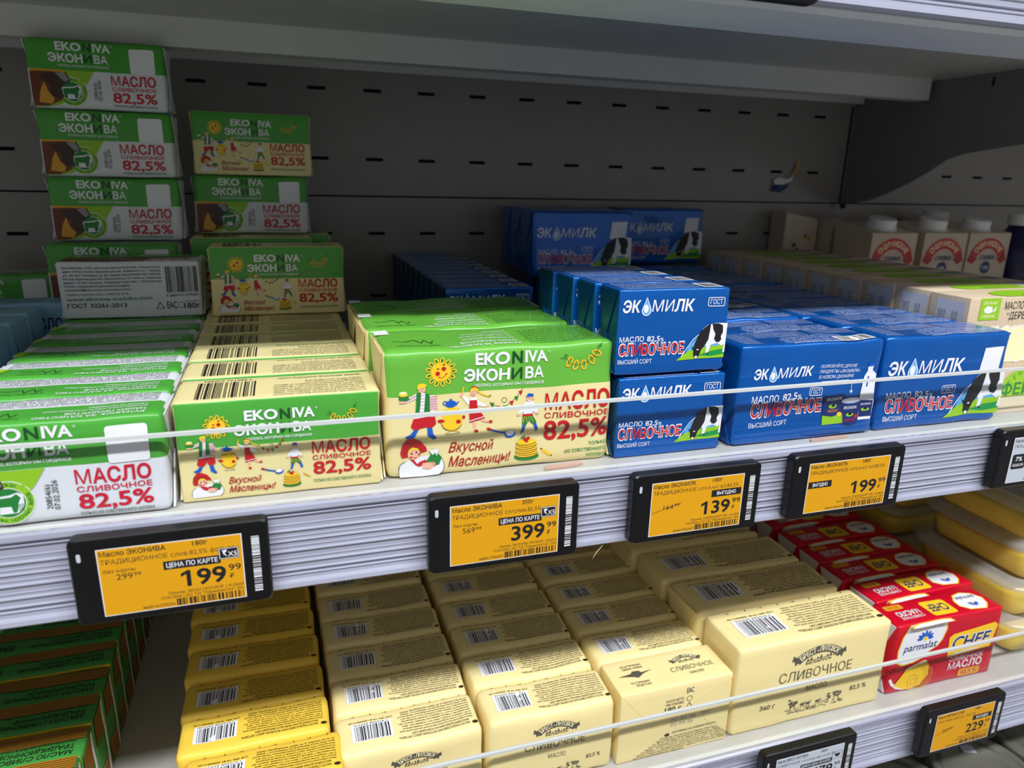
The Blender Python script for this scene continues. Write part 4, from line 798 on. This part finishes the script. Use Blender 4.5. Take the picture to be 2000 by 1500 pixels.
# bracket carrying the top shelf's right end
prof = [(.4565, .262), (.4565, .1385), (.430, .140), (.405, .1447), (.375, .155), (.345, .1677), (.320, .181), (.3007, .1925), (.280, .1985), (.2573, .2010), (.2261, .2048), (.18, .209), (.10, .218), (.04, .240), (.034, .250), (.034, .2800), (.4565, .2800)]
def plate(name, prof, xa, xb, m, parent=None):
    return extrude_x(name, prof, xa, xb, m, parent)
br = plate('shelf_bracket', prof, .7862, .7882, 'bracket_paint', top_shelf)
boxes('slit', [(.7858, .78625, .2595, .2625, .266, .2755)], 'dark', br)
for zc in (.2655, .1350):
    loft('hook', [[(.7855 + .0 - k, .4490 + .0035 * math.cos(t), zc + .0035 * math.sin(t)) for t in [2 * math.pi * i / 12 for i in range(12)]] for k in (0, .004)][::-1], 'dark', br)
# same bracket layout for the shelves below is hidden behind the goods
# clear risers
for (zt, yr, tilt, lab) in ((ZM, -.0105, 0., 'clear acrylic riser along the front of the middle shelf'), (ZL, -.0105, 0.0, 'clear acrylic riser along the front of the lower shelf')):
    rs = empty('shelf_riser', (0, 0, 0), lab, 'shelf riser')
    h = .0425 if zt == ZM else .0470
    extrude_x('acrylic_panel', [(yr, zt + .0004), (yr - .002, zt + .0004), (yr - .002, zt + h - .002), (yr, zt + h - .002)], X0 + .01, X1 - .01, 'acrylic', rs)
    extrude_x('frosted_edge', [(yr + .0002, zt + h - .002), (yr - .0022, zt + h - .002), (yr - .0021, zt + h - .0002), (yr - .0015, zt + h), (yr - .0005, zt + h), (yr + .0001, zt + h - .0002)], X0 + .01, X1 - .01, 'acrylic_edge', rs)
    extrude_x('foot_strip', [(yr + .0001, zt + .0004), (yr - .0021, zt + .0004), (yr - .0021, zt + .0015), (yr + .0001, zt + .0015)], X0 + .01, X1 - .01, 'acrylic_edge', rs)

# ------------------------------------------------------------------ price tags
def price_tag(x, z, w, h, yb, label, draw, grey=False, tilt=0.):
    t = empty('price_tag', (x, yb, z), label, 'price tag', 'electronic price tags on the rails')
    D = .0065; R = .0032
    o = rrect(0, 0, w, h, R); i = rrect(.0007, .0007, w - .0007, h - .0007, R - .0005); i2 = rrect(.0022, .0022, w - .0022, h - .0022, R - .0015)
    loft('case', [[(a, 0, b) for a, b in o], [(a, -D + .001, b) for a, b in o], [(a, -D + .0002, b) for a, b in i], [(a, -D, b) for a, b in i2]], 'tag_black', t, smooth=False)
    P = Print(w, D, h); P.disp = lambda p: Vector((0, -D, 0)); P.xf = lambda u, v: (u * w / .084, v * h / .043)
    P.to('screen', 'front').rect(11.2, 3.8, 72, 37.5, 'white', 0); P.rect(11.6, 4.2, 71.6, 37.1, 'screen_grey' if grey else 'screen_yellow', 1)
    P.to('screen_text', 'front'); draw(P)
    P.to('status_lamp', 'front').rr(3.4, 32.3, 5.1, 36.5, .8, 'screen_grey', 0)
    P.to('barcode_strip', 'front').bars(76.0, 6.2, 79.6, 35.6, 'white', 0, 9, True, 66)
    P.build(t); t.rotation_euler = (tilt, 0, 0); return t
K = 'black'
def body_text(P, name, gram, line2, l2w, maker, date, code):
    P.text(name, 12.4, 33.8, 27, 2.3, K, 2, .015); P.text(gram, 50.6, 34.2, 6.4, 2.2, K, 2, .01); P.text(line2, 12.4, 29.8, l2w, 2.2, K, 2, -.006)
    P.text(maker, 38.4, 10.6, 32.8, 1.35, K, 2, 0, 0, 1); P.text(date, 35.2, 8.6, 36.2, 1.35, K, 2, 0, 0, 1); P.text(code, 27, 4.9, 13.6, 1.5, K, 2, 0, 0, 1); P.bars(41.4, 4.5, 71.4, 8.0, K, 2, 7, False, 60)
def big_price(P, a, b, w=17.2):
    P.text(a, 63.9 - w, 14.0, w, 7.8, K, 2, .022)
    if a[0] == '1': P.poly([(63.9 - w, 21.7), (63.9 - w, 20.2), (61.6 - w, 19.0), (61.6 - w, 20.7)], K, 2)
    P.text(b, 65.2, 19.1, 5.4, 3.1, K, 2, .008); P.text('₽', 65.4, 15.2, 1.8, 2.2, K, 2)
def card(P):
    P.rect(37.6, 23.6, 62, 27.8, K, 2); P.text('ЦЕНА ПО КАРТЕ', 38.8, 24.6, 22, 2.2, 'white', 3, .015); P.rect(61.4, 25.4, 70.2, 31.2, K, 3); P.frame(61.6, 25.6, 70, 31, .4, .3, 'white', 4); P.text('X5', 65.4, 26.6, 4, 2.4, 'white', 5, .01)
    P.poly([(62.8, 30), (65, 30.2), (65, 29.4), (64.0, 28.6), (65.2, 26.4), (63.4, 28.0), (63.2, 29.4)], 'white', 5)
def old(P, a, b, t='без карты'):
    P.text(t, 13, 25.4, 13, 1.7, K, 2, -.004); P.text(a, 18, 21.6, 6.6, 2.9, K, 2, -.003); P.text(b, 25.2, 22.8, 3, 1.7, K, 2, 0)
def struck(P, a, b):
    P.text(a, 19.6, 20, 6.2, 2.9, K, 2, -.003); P.text(b, 26.4, 21.4, 3.4, 1.8, K, 2, 0); P.line([(12.4, 18.6), (30.6, 23.4)], .25, K, 3)
def vyg(P, u, v, w=20):
    P.rect(u, v, u + w, v + 4.4, K, 2); P.text('ВЫГОДНО', u + w * .18, v + 1.1, w * .64, 2.1, 'white', 3, .02)
def t1(P): body_text(P, 'Масло ЭКОНИВА', '180г', 'ТРАДИЦИОННОЕ слив.82,5% фольга', 56, 'Произв. ЭКОН МОЛ.ВОР. | 4135603', '15.02.2026 | АО ТД "Перекресток" 2051', '4660141570204'); card(P); big_price(P, '199', '99'); old(P, '299', '99')
def t2(P): body_text(P, 'Масло ЭКОНИВА', '350г', 'ТРАДИЦИОННОЕ сл/слив.82,5%', 49, 'Произв. ЭКОНИВА МОЛОКО | 3922315', '17.02.2026 | АО ТД "Перекресток" 2051', '4680017920971'); card(P); big_price(P, '399', '99', 19); old(P, '569', '99')
def t3(P): body_text(P, 'Масло ЭКОМИЛК', '100г', 'ТРАДИЦИОННОЕ сл/сл.н/с в/с82,5%', 56, 'Произв. ОЗЕРЕЦКИЙ МК | 4110531', '4.02.2026 | АО ТД "Перекресток" 2051', '4606419022457'); vyg(P, 50.6, 24.4); big_price(P, '139', '99'); struck(P, '164', '99')
def t4(P): body_text(P, 'Масло ЭКОМИЛК', '180г', 'ТРАДИЦИОННОЕ сл/сл.н/с в/с82,5%', 56, 'Произв. ОЗЕРЕЦКИЙ МК | 4108302', '26.02.2026 | АО ТД "Перекресток" 2051', '4606419022471'); vyg(P, 12.2, 20.6, 17); big_price(P, '199', '99')
def t5(P): body_text(P, 'Масло АСЕНЬЕВСКАЯ', '180г', 'ТРАД.ДЕРЕВЕНСКОЕ', 40, 'Произв. АСЕНЬЕВСКАЯ ФЕРМА', '20.02.2026 | АО ТД "Перекресток" 2051', '4606419022488'); P.rr(13, 14, 25.4, 25, 1.4, K, 2); P.text('7%', 16, 20, 6, 3, 'white', 3, .015); P.text('КЕШБЭК', 14.2, 16, 10, 1.8, 'white', 3, .01); big_price(P, '329', '99')
def t6(P):
    body_text(P, 'Масло БРЕСТ-ЛИТОВСК', '360г', 'СЛИВОЧНОЕ сл/слив.несол.82,5%', 52, 'Произв. БРЕСТ | 4135603', '15.02.2026 | АО ТД "Перекресток" 2051', '4810268059346'); P.rect(33.6, 23.6, 62, 27.4, K, 2); P.text('НИЗКАЯ ЦЕНА ПО КАРТЕ', 34.6, 24.6, 26, 1.9, 'white', 3, .012)
    P.frame(62, 25.2, 71, 31.6, .3, .25, K, 3); P.poly([(64, 29.8), (69.2, 29.8), (68.4, 27.6), (66.6, 26.6), (64.8, 27.6)], K, 3); big_price(P, '679', '99', 19)
def t7(P): body_text(P, 'Масло PARMALAT CHEF', '180г', 'сл/слив.несол. 82,5%', 40, 'Произв. БЕЛГОРОД МК | 4102733', '22.02.2026 | АО ТД "Перекресток" 2051', '4606419022495'); vyg(P, 50.4, 24.4); big_price(P, '229', '99', 18.6); struck(P, '269', '99')
YB = -.0338
price_tag(-.0405, -.0362, .0825, .0424, YB, 'black price tag with yellow screen reading 199 and 180г, leftmost on the middle rail', t1)
price_tag(.1175, -.0358, .0815, .0430, YB, 'black price tag with yellow screen reading 399 and 350г, under the lime packs', t2)
price_tag(.2310, -.0350, .0820, .0415, YB, 'black price tag with yellow screen reading 139, on the middle rail', t3)
price_tag(.3352, -.0342, .0835, .0415, YB, 'black price tag with yellow screen reading 199 and ВЫГОДНО, under the blue packs', t4)
price_tag(.4985, -.0328, .0830, .0415, YB, 'black price tag with grey screen and 7% badge at the right picture edge', t5, True)
price_tag(.3500, -.2600, .0800, .0430, -.0245 - .004, 'black price tag with grey screen reading 679, on the lower rail', t6, True)
price_tag(.4935, -.2580, .0800, .0430, -.0245 - .004, 'black price tag with yellow screen reading 229, on the lower rail', t7)
price_tag(.2290, ZT - .0392, .0820, .0420, YB, 'black price tag on the top rail, only its lower corner in view', t3)

# ------------------------------------------------------------------ goods on the middle shelf
ORD = ['first', 'second', 'third', 'fourth', 'fifth', 'sixth', 'seventh', 'eighth', 'ninth', 'tenth', 'eleventh', 'twelfth']
rnd = random.Random(11)
def jit(a): return rnd.uniform(-a, a)
# leftmost column: white and green packs
GA = 'white and green butter packs standing in the left column'
ys = [-.0065, .0335, .0735, .1145, .1540, .1935, .2345, .2745, .3140]
for i, y in enumerate(ys):
    place('farm' if i % 2 == 0 else 'farm_b', -.0995 + (jit(.001) if i else 0) - .0012 * i * .5, y, .0003, 'white and green butter pack in the left column, %s from the front' % ORD[i], GA, jit(.004))
place('farm_flat', -.1025, .2400, .0515, 'white butter pack lying with address and barcode to the front', GA)
AX, AY = -.1205, .3175
place('farm', AX - .003, .2960, .0515, 'white and green butter pack half hidden behind the lying barcode pack', GA, .006)
for k_, (dx, lab) in enumerate(((0, 'lowest'), (-.0005, 'middle'), (-.0012, 'topmost'))):
    place('farm_b' if k_ % 2 else 'farm', AX + .0005 + dx, AY - .002, .1030 + k_ * .0512, 'white and green butter pack, %s of three in the tall stack' % lab, GA, jit(.004))
# cream folk-art packs
GB = 'cream folk-art butter packs in the second column'
ys = [.0, .0445, .0845, .1215, .1590, .1965, .2345, .2725, .3110, .3490]
for i, y in enumerate(ys):
    place('folk', .0012 - .0006 * i, y, .0003, 'cream and green folk butter pack in second column, %s from the front' % ORD[i], GB, jit(.003), sc=(1, 1.12 if i == 0 else 1.0, 1))
place('folk', .0035, .2235, .0535, 'cream folk-art butter pack standing alone on top of the second column', GB, -.004)
place('folk', -.0170, .3080, .0535, 'cream folk-art butter pack behind the raised one, only its top edge showing', GB)
place('folk', -.0172 + .019, .3480, .0535, 'cream folk-art butter pack carrying the short back stack', GB)
place('farm', -.0150, .3420, .1068, 'white and green butter pack in the short stack, under the cream one', GB, .004)
place('folk', -.0115, .3430, .1580, 'cream folk-art butter pack on top of the short back stack', GB, .012)
# big folk packs
GC = 'large folk-art butter packs in the third column'
for i, (x, y) in enumerate(((.1028, .0025), (.1000, .0575), (.0998, .1130))):
    place('folk_big%d' % i, x, y, .0003, 'large lime and cream folk-art butter pack, %s from the front' % ORD[i], GC, (0, .012, .006)[i])
# small blue packs, two high at the front
GD = 'small blue foil butter packs with grazing cow'
for i in range(7):
    place('milk100', .2378 - .001 * i, .0000 + i * .0272, .0003, 'small blue butter pack with cow, lower row, %s from the front' % ORD[i], GD, jit(.004))
for i in range(4):
    place('milk100', .2345 - .0028 * i, .0000 + i * .0273, .0520, 'small blue butter pack with cow, raised row, %s from the front' % ORD[i], GD, (-.002, .01, .02, .015)[i], sc=(1, 1, 1.01))
for i in range(5):
    place('milk100', .1640, .1760 + i * .0530, .0268, 'small blue pack lying beneath the dark row, %s from the front' % ORD[i], GD, rx=-math.pi / 2)
for i in range(10):
    place('milk100', .1740 - .0 * i, .1760 + i * .0274, .0285, 'small blue pack in dark row behind lime packs, %s from the front' % ORD[i], GD, jit(.01))
# blue packs, fifth and sixth column
GE = 'blue foil butter packs with grazing cow in two wide columns'
for i in range(10):
    place('milk180_promo' if i % 3 == 0 else 'milk180', .3192 - .0006 * i, -.0005 + i * .0404, .0003, 'large blue butter pack right of the small stack, %s from the front' % ORD[i], GE, jit(.006), sc=(1, 1, 1 + jit(.012)))
for i in range(10):
    place('milk180', .4322 - .0006 * i, .0012 + i * .0404, .0003, 'large blue butter pack beside the kraft boxes, %s from the front' % ORD[i], GE, jit(.008), sc=(1, 1, 1 + jit(.015)))
for i in range(3):
    place('milk180', .2955 + .002 * i, .3230 + i * .0405, .0660, 'blue butter pack in the dark raised stack at the back, %s from its front' % ORD[i], GE, jit(.01))
place('milk180', .4330, .4080, .0660, 'blue butter pack at the back right of the raised stack, against the wall', GE)
# kraft boxes
GG = 'kraft butter boxes with lime green square'
for i in range(10):
    place('kraft_box', .5470 + jit(.0015), .0405 + i * .0361, .0003, 'kraft board butter box in the right-hand column, %s from the front' % ORD[i], GG, jit(.005))
# pale blue packs at the far left
GP = 'pale blue butter packs at the far left'
for i in range(4):
    place('pale', -.2190, .1100 + i * .0365, .0003, 'pale blue butter pack left of the white and green column, %s from the front' % ORD[i], GP, jit(.01))
place('pale', -.2050, .2640, .0003, 'pale blue butter pack turned behind the others, lettering МАСЛО 72,5% showing', GP)
place('farm', -.2300, .1000 - .04, .0003, 'white and green butter pack at the left picture edge, front of the pale blue ones', GA)
place('farm_flat', -.2310, .3440, .0003, 'white butter pack lying at the back left under a dark green one', GA, sc=(1, .8, .5))
place('farm', -.2290, .3450, .0225, 'dim white and green butter pack at the left edge near the back wall', GA)

# milk cartons with round caps
def art_carton(P, W_, H_):
    P.to('front_print', 'front'); cx = W_ / 2; n = 14; A = []; B = []; cy = H_ - 39
    for i in range(n + 1):
        a = math.radians(154 - 128 * i / n); A.append((cx + 33 * math.cos(a), cy + 33 * math.sin(a))); B.append((cx + 20 * math.cos(a), cy + 20 * math.sin(a)))
    P.put(A + B, [(n + 1 + i, n + 2 + i, i + 1, i) for i in range(n)], 'ink_red', 1)
    for s in (-1, 1): P.poly([(cx + s * 16, cy + 7), (cx + s * 29, cy + 14), (cx + s * 33, cy + 5), (cx + s * 24, cy + .5)], 'ink_dkred', 0)
    P.arct('СЫЗРАНСКИЕ', cx, cy, 23.4, 144, 36, 6.2, 'ink_cream', 2, .03, .8); P.text('СЛИВКИ', cx - 13, cy + 6, 26, 5, 'ink_navy', 2, .02); P.ell(cx, cy - 4, 8, 8, 'ink_navy', 2, 18); P.text('10%', cx - 5, cy - 6, 10, 4, 'white', 3, .01); P.poly([(cx - 7, cy - 18), (cx + 7, cy - 18), (cx + 6, cy - 26), (cx - 6, cy - 26)], 'ink_dkbrown', 2)
def carton(x, y, w, d, h, roof, label, art=True, turn=False):
    V = [(0, 0, 0), (w, 0, 0), (w, d, 0), (0, d, 0), (0, 0, h), (w, 0, h), (w, d, h + roof), (0, d, h + roof)]
    F = [(3, 2, 1, 0), (4, 5, 6, 7), (0, 1, 5, 4), (1, 2, 6, 5), (2, 3, 7, 6), (3, 0, 4, 7)]
    if turn: V = [(0, 0, 0), (w, 0, 0), (w, d, 0), (0, d, 0), (0, 0, h + roof * .7), (w, 0, h), (w, d, h), (0, d, h + roof * .7)]
    o = mesh_obj('milk_carton', V, F, ['carton_board']); o.location = (x, y, .0003); tag(o, label, 'carton', 'beige cream cartons at the back right')
    P = Print(w, d, h)
    if art: art_carton(P, w * 1000, h * 1000)
    else:
        P.to('front_print', 'front'); r = random.Random(int(x * 1000))
        for i in range(6): P.ell(w * 1000 * r.uniform(.2, .85), h * 1000 - r.uniform(18, 60), r.uniform(2, 4), r.uniform(2, 4), r.choice(('ink_dkbrown', 'ink_gold', 'ink_steel')), 1, 9)
    P.build(o)
    if not turn:
        t = math.atan2(roof, d); cy = d * .40; cz = h + roof * .40; R = .0165; c, s = math.cos(t), math.sin(t); rings = []
        for k, rr_ in ((0, R * 1.12), (.002, R * 1.12), (.002, R), (.0115, R * .97), (.0125, R * .9)):
            rings.append([(w * .5 + rr_ * math.cos(a), cy + rr_ * math.sin(a) * c - k * s, cz + rr_ * math.sin(a) * s + k * c) for a in [2 * math.pi * i / 28 for i in range(28)]])
        loft('cap', rings, 'cap_white', o, smooth=False)
    return o
carton(.7262, .330, .0685, .062, .1075, .011, 'beige cream carton with red ribbon and white cap, left of three')
carton(.8065, .330, .0685, .062, .1075, .011, 'beige cream carton with red ribbon and white cap, middle of three')
carton(.8790, .330, .0685, .062, .1075, .011, 'beige cream carton with red ribbon and white cap, right of three')
carton(.8900, .4000, .0500, .050, .116, .006, 'beige carton standing behind the right capped carton')
carton(.6750, .4240, .0500, .030, .118, .012, 'dim beige carton turned sideways against the back wall, left one', False, True)
carton(.7300, .4030, .0660, .030, .112, .012, 'dim beige carton turned sideways against the back wall, right one', False, True)
bt = empty('milk_bottle', (.985, .345, .0003), 'dark blue plastic bottle with white cap at the right picture edge', 'bottle')
loft('bottle_body', [[(r_ * math.cos(a), r_ * math.sin(a), z_) for a in [2 * math.pi * i / 24 for i in range(24)]] for r_, z_ in ((.030, 0), (.034, .004), (.034, .085), (.030, .098), (.018, .112), (.016, .118))], 'navy_plastic', bt)
loft('cap', [[(r_ * math.cos(a), r_ * math.sin(a), z_) for a in [2 * math.pi * i / 24 for i in range(24)]] for r_, z_ in ((.0185, .1165), (.019, .118), (.019, .130), (.017, .132))], 'cap_white', bt, smooth=False)

# ------------------------------------------------------------------ goods on the lower shelf
ZL3 = ZL + .0003
GY = 'yellow wrapped butter packs in the left column of the lower shelf'
for i in range(11):
    place('fort_yellow', -.0215 - .0016 * i + (.004 if i == 0 else 0), -.0100 + i * .0352, ZL3, 'yellow paper butter pack with barcode, %s from the front' % ORD[i], GY, jit(.012), sc=(1 , 1, 1 + jit(.02)))
for c, (xl, dr, nm_, off) in enumerate(((.0698, -.0012, 'second', 0.0), (.1622, -.0008, 'third', 0.0))):
    for i in range(11):
        place('fort180' if (i + c) % 2 else 'fort180_b', xl + dr * i * .8, off + i * .0358, ZL3, 'cream paper butter pack, %s column of lower shelf, %s from the front' % (nm_, ORD[i]), 'cream paper butter packs in the %s column of the lower shelf' % nm_, jit(.010), sc=(1, 1, 1 + jit(.02)))
place('fort_lying', .2555, -.0005, ZL3, 'cream paper butter pack lying with its folded end to the front and logo on top', 'cream paper butter packs in the fourth column of the lower shelf')
for i in range(10):
    place('fort180', .2545 - .0008 * i, .0360 + i * .0362, ZL3, 'cream paper butter pack in the fourth column behind the lying one, %s in line' % ORD[i], 'cream paper butter packs in the fourth column of the lower shelf', jit(.008), sc=(1, 1, 1 + jit(.02)))
for i in range(8):
    place('fort360' if i % 2 == 0 else 'fort360_b', .3470 - (.0035 * i if i < 4 else .012), .0 + i * .0488, ZL3, 'large cream butter pack in the wide column, %s from the front' % ORD[i], 'large cream butter packs of the lower shelf', (0, .012, -.01, .006, 0, .01, 0, 0)[i])
GR = 'red and white butter packs beside the clear tubs'
for i, (x, y, rz_) in enumerate(((.4945, .0035, -.015), (.5040, .0355, .018), (.5020, .0700, -.005), (.5040, .1010, .0), (.5050, .1330, .006))):
    place('chef', x, y, ZL3, 'red butter pack with white oval and yellow plate, %s from the front' % ORD[i], GR, rz_, rx=(0 if i < 5 else 0))
place('chef', .5060, .1700, ZL3, 'red butter pack in the shade at the back of its row', GR, 0)
place('chef', .5040, .2080, ZL3, 'red butter pack at the very back of its row', GR, 0, sc=(1, 1, 1.1))
GS = 'green and gold striped butter packs at the lower left'
for i in range(12):
    place('striped', -.1745 - .0002 * i, -.0140 + i * .0280, ZL3, 'green foil butter pack with gold stripes at the lower left, %s from the front' % ORD[i], GS, jit(.02), sc=(1, 1, 1 + jit(.02)))

# clear tubs of yellow butter
def tub(x, y, z, w, d, h, label, first=[None]):
    if first[0] is None:
        t = empty('butter_tub', (x, y, z), label, 'tub', 'stacked clear tubs of yellow butter')
        def rr3(g, zz, r=.02): return [(a, b, zz) for a, b in rrect(g, g, w - g, d - g, max(r - g, .004), 6)]
        loft('tub_body', [rr3(.010, .0008), rr3(.0075, .003), rr3(.0035, h * .72), rr3(.0030, h * .76), rr3(.000, h * .76), rr3(.000, h * .80)], 'tub_clear', t, cap1=False)
        loft('butter_fill', [rr3(.0112, .002), rr3(.0090, .0045), rr3(.0060, h * .54), rr3(.0085, h * .58)], 'butter_yellow', t)
        loft('lid', [rr3(-.0035, h * .78), rr3(-.0038, h * .84), rr3(.0010, h * .92), rr3(.004, h * .92), rr3(.006, h * .98), rr3(.009, h * .98), rr3(.0105, h * .90)], 'lid_clear', t, cap0=False)
        first[0] = t
    else:
        t = first[0].copy(); COL.objects.link(t)
        for ch in first[0].children:
            c = ch.copy(); COL.objects.link(c); c.parent = t
        t.location = (x, y, z); tag(t, label)
    return t
for i in range(4):
    tub(.6280 + (.002, -.001, .003, .001)[i], .0040 + (.0, .003, .001, .0)[i], ZL + .0006 + i * .0352, .150, .115, .038, 'clear tub of yellow butter in the front right stack, %s from the bottom' % ORD[i])
for i in range(4):
    tub(.6400, .150 + (.0, .004, -.003, .003)[i], ZL + .0006 + i * .0352, .150, .115, .038, 'clear tub of yellow butter in the shaded stack behind, %s from the bottom' % ORD[i])

# grey round lids on the shelf below
GT = 'grey round tubs below the lower rail'
def lidtub(x, y, zt, label, tab=False):
    t = empty('round_tub', (x, y, ZB + .0004), label, 'tub', GT); H_ = zt - ZB; n = 48
    def c(r_, z_): return [(r_ * math.cos(a), r_ * math.sin(a), z_) for a in [2 * math.pi * i / n for i in range(n)]]
    loft('tub_body', [c(.036, 0), c(.038, .003), c(.0405, H_ - .010)], 'tin_grey', t)
    loft('lid', [c(.0405, H_ - .0098), c(.0435, H_ - .0095), c(.0440, H_ - .003), c(.0432, H_ - .0008), c(.0405, H_), c(.0385, H_ - .0012), c(.0370, H_ - .0035), c(.0340, H_ - .0038), c(.0335, H_ - .0028), c(.0300, H_ - .0028), c(.0295, H_ - .0036), c(.002, H_ - .0036)], 'tin_grey', t)
    if tab:
        P = boxes('pull_tab', [(-.006, .006, .018, .027, H_ - .0030, H_ - .0022)], 'screen_grey', t); P.rotation_euler = (0, 0, -.4)
    for k_ in range(9):
        a = -1.2 + k_ * .14; boxes('embossing', [(.016 + .000 * k_, .0205, -.0004, .0004, H_ - .0037, H_ - .0031)], 'tin_grey', t).rotation_euler = (0, 0, a)
lidtub(.6290, .0060, -.340, 'grey round lid with small tab under the yellow 229 price tag', True)
lidtub(.5390, .0080, -.340, 'grey round lid below the rail, left of the tabbed one')
lidtub(.7210, .0180, -.340, 'grey round lid at the lower right corner of the picture')
lidtub(.6560, .0980, -.345, 'grey round lid deeper in, between the two right ones')

# ------------------------------------------------------------------ small litter
def scrap(name, pts, z0, th, m, label, cat):
    V = [(a, b, z0) for a, b in pts] + [(a, b, z0 + th) for a, b in pts]; n = len(pts)
    F = [tuple(range(n - 1, -1, -1)), tuple(range(n, 2 * n))] + [(i, (i + 1) % n, n + (i + 1) % n, n + i) for i in range(n)]
    return tag(mesh_obj(name, V, F, [m]), label, cat)
scrap('cardboard_scrap', [(.1915, -.0065), (.2130, -.0050), (.2165, -.0030), (.2150, -.0005), (.1935, -.0015)], .0002, .0011, 'card_scrap', 'thin cardboard scrap under the front of the large lime pack', 'scrap')
scrap('cardboard_scrap', [(.3760, -.0060), (.4060, -.0050), (.4055, -.0020), (.3785, -.0022)], .0002, .0011, 'card_scrap', 'thin cardboard scrap in front of the blue pack with tub and bottle', 'scrap')
scrap('cardboard_scrap', [(.5480, .0100), (.6300, .0100), (.6300, .0390), (.5480, .0390)], .0002, .0008, 'carton_board', 'cardboard sheet in front of the kraft boxes', 'scrap')
def strand(name, pts, r, m, label, cat):
    rings = []
    for i, p in enumerate(pts):
        k = r * (.5 if i in (0, len(pts) - 1) else 1); rings.append([(p[0] + k * math.cos(a), p[1] + k * math.sin(a) * .6, p[2] + k * math.sin(a)) for a in (0, 2.1, 4.2)])
    return tag(loft(name, rings, m), label, cat)
strand('straw', [(.2190, -.0318, -.0366), (.2172, -.0325, -.0385), (.2150, -.0330, -.0400), (.2128, -.0335, -.0425), (.2112, -.0340, -.0455)], .0003, 'straw', 'dry straw dangling from the bottom of the middle rail', 'straw')
# torn sticker stuck on the back wall
st = empty('torn_sticker', (.6850, YW - .0008, .1640), 'crumpled torn sticker hanging on the back wall near the bracket', 'sticker')
def crumple(name, pts, m, dy):
    V = [(a * mm, -dy - .003 * abs(math.sin(a * .7 + b)), b * mm) for a, b in pts]; V2 = [(a, b + .0004, c) for a, b, c in V]; n = len(V)
    return mesh_obj(name, V + V2, [tuple(range(n)), tuple(range(2 * n - 1, n - 1, -1))] + [(i, n + i, n + (i + 1) % n, (i + 1) % n) for i in range(n)], [m], parent=st)
crumple('white_scrap', [(-13, 2), (-4, 6), (8, 4), (16, 7), (18, 10), (14, 1), (2, -3), (-11, -3)], 'white', .001)
crumple('blue_scrap', [(-12, -4), (0, -4), (12, -1), (8, -8), (-2, -13), (-13, -12)], 'ink_navy', .0015)
crumple('curl', [(15, 8), (19, 11), (23, 18), (23, 27), (21, 27), (20, 18), (16, 12)], 'ink_gold', .001)
bpy.data.objects.remove(_ob); bpy.data.curves.remove(_cu)
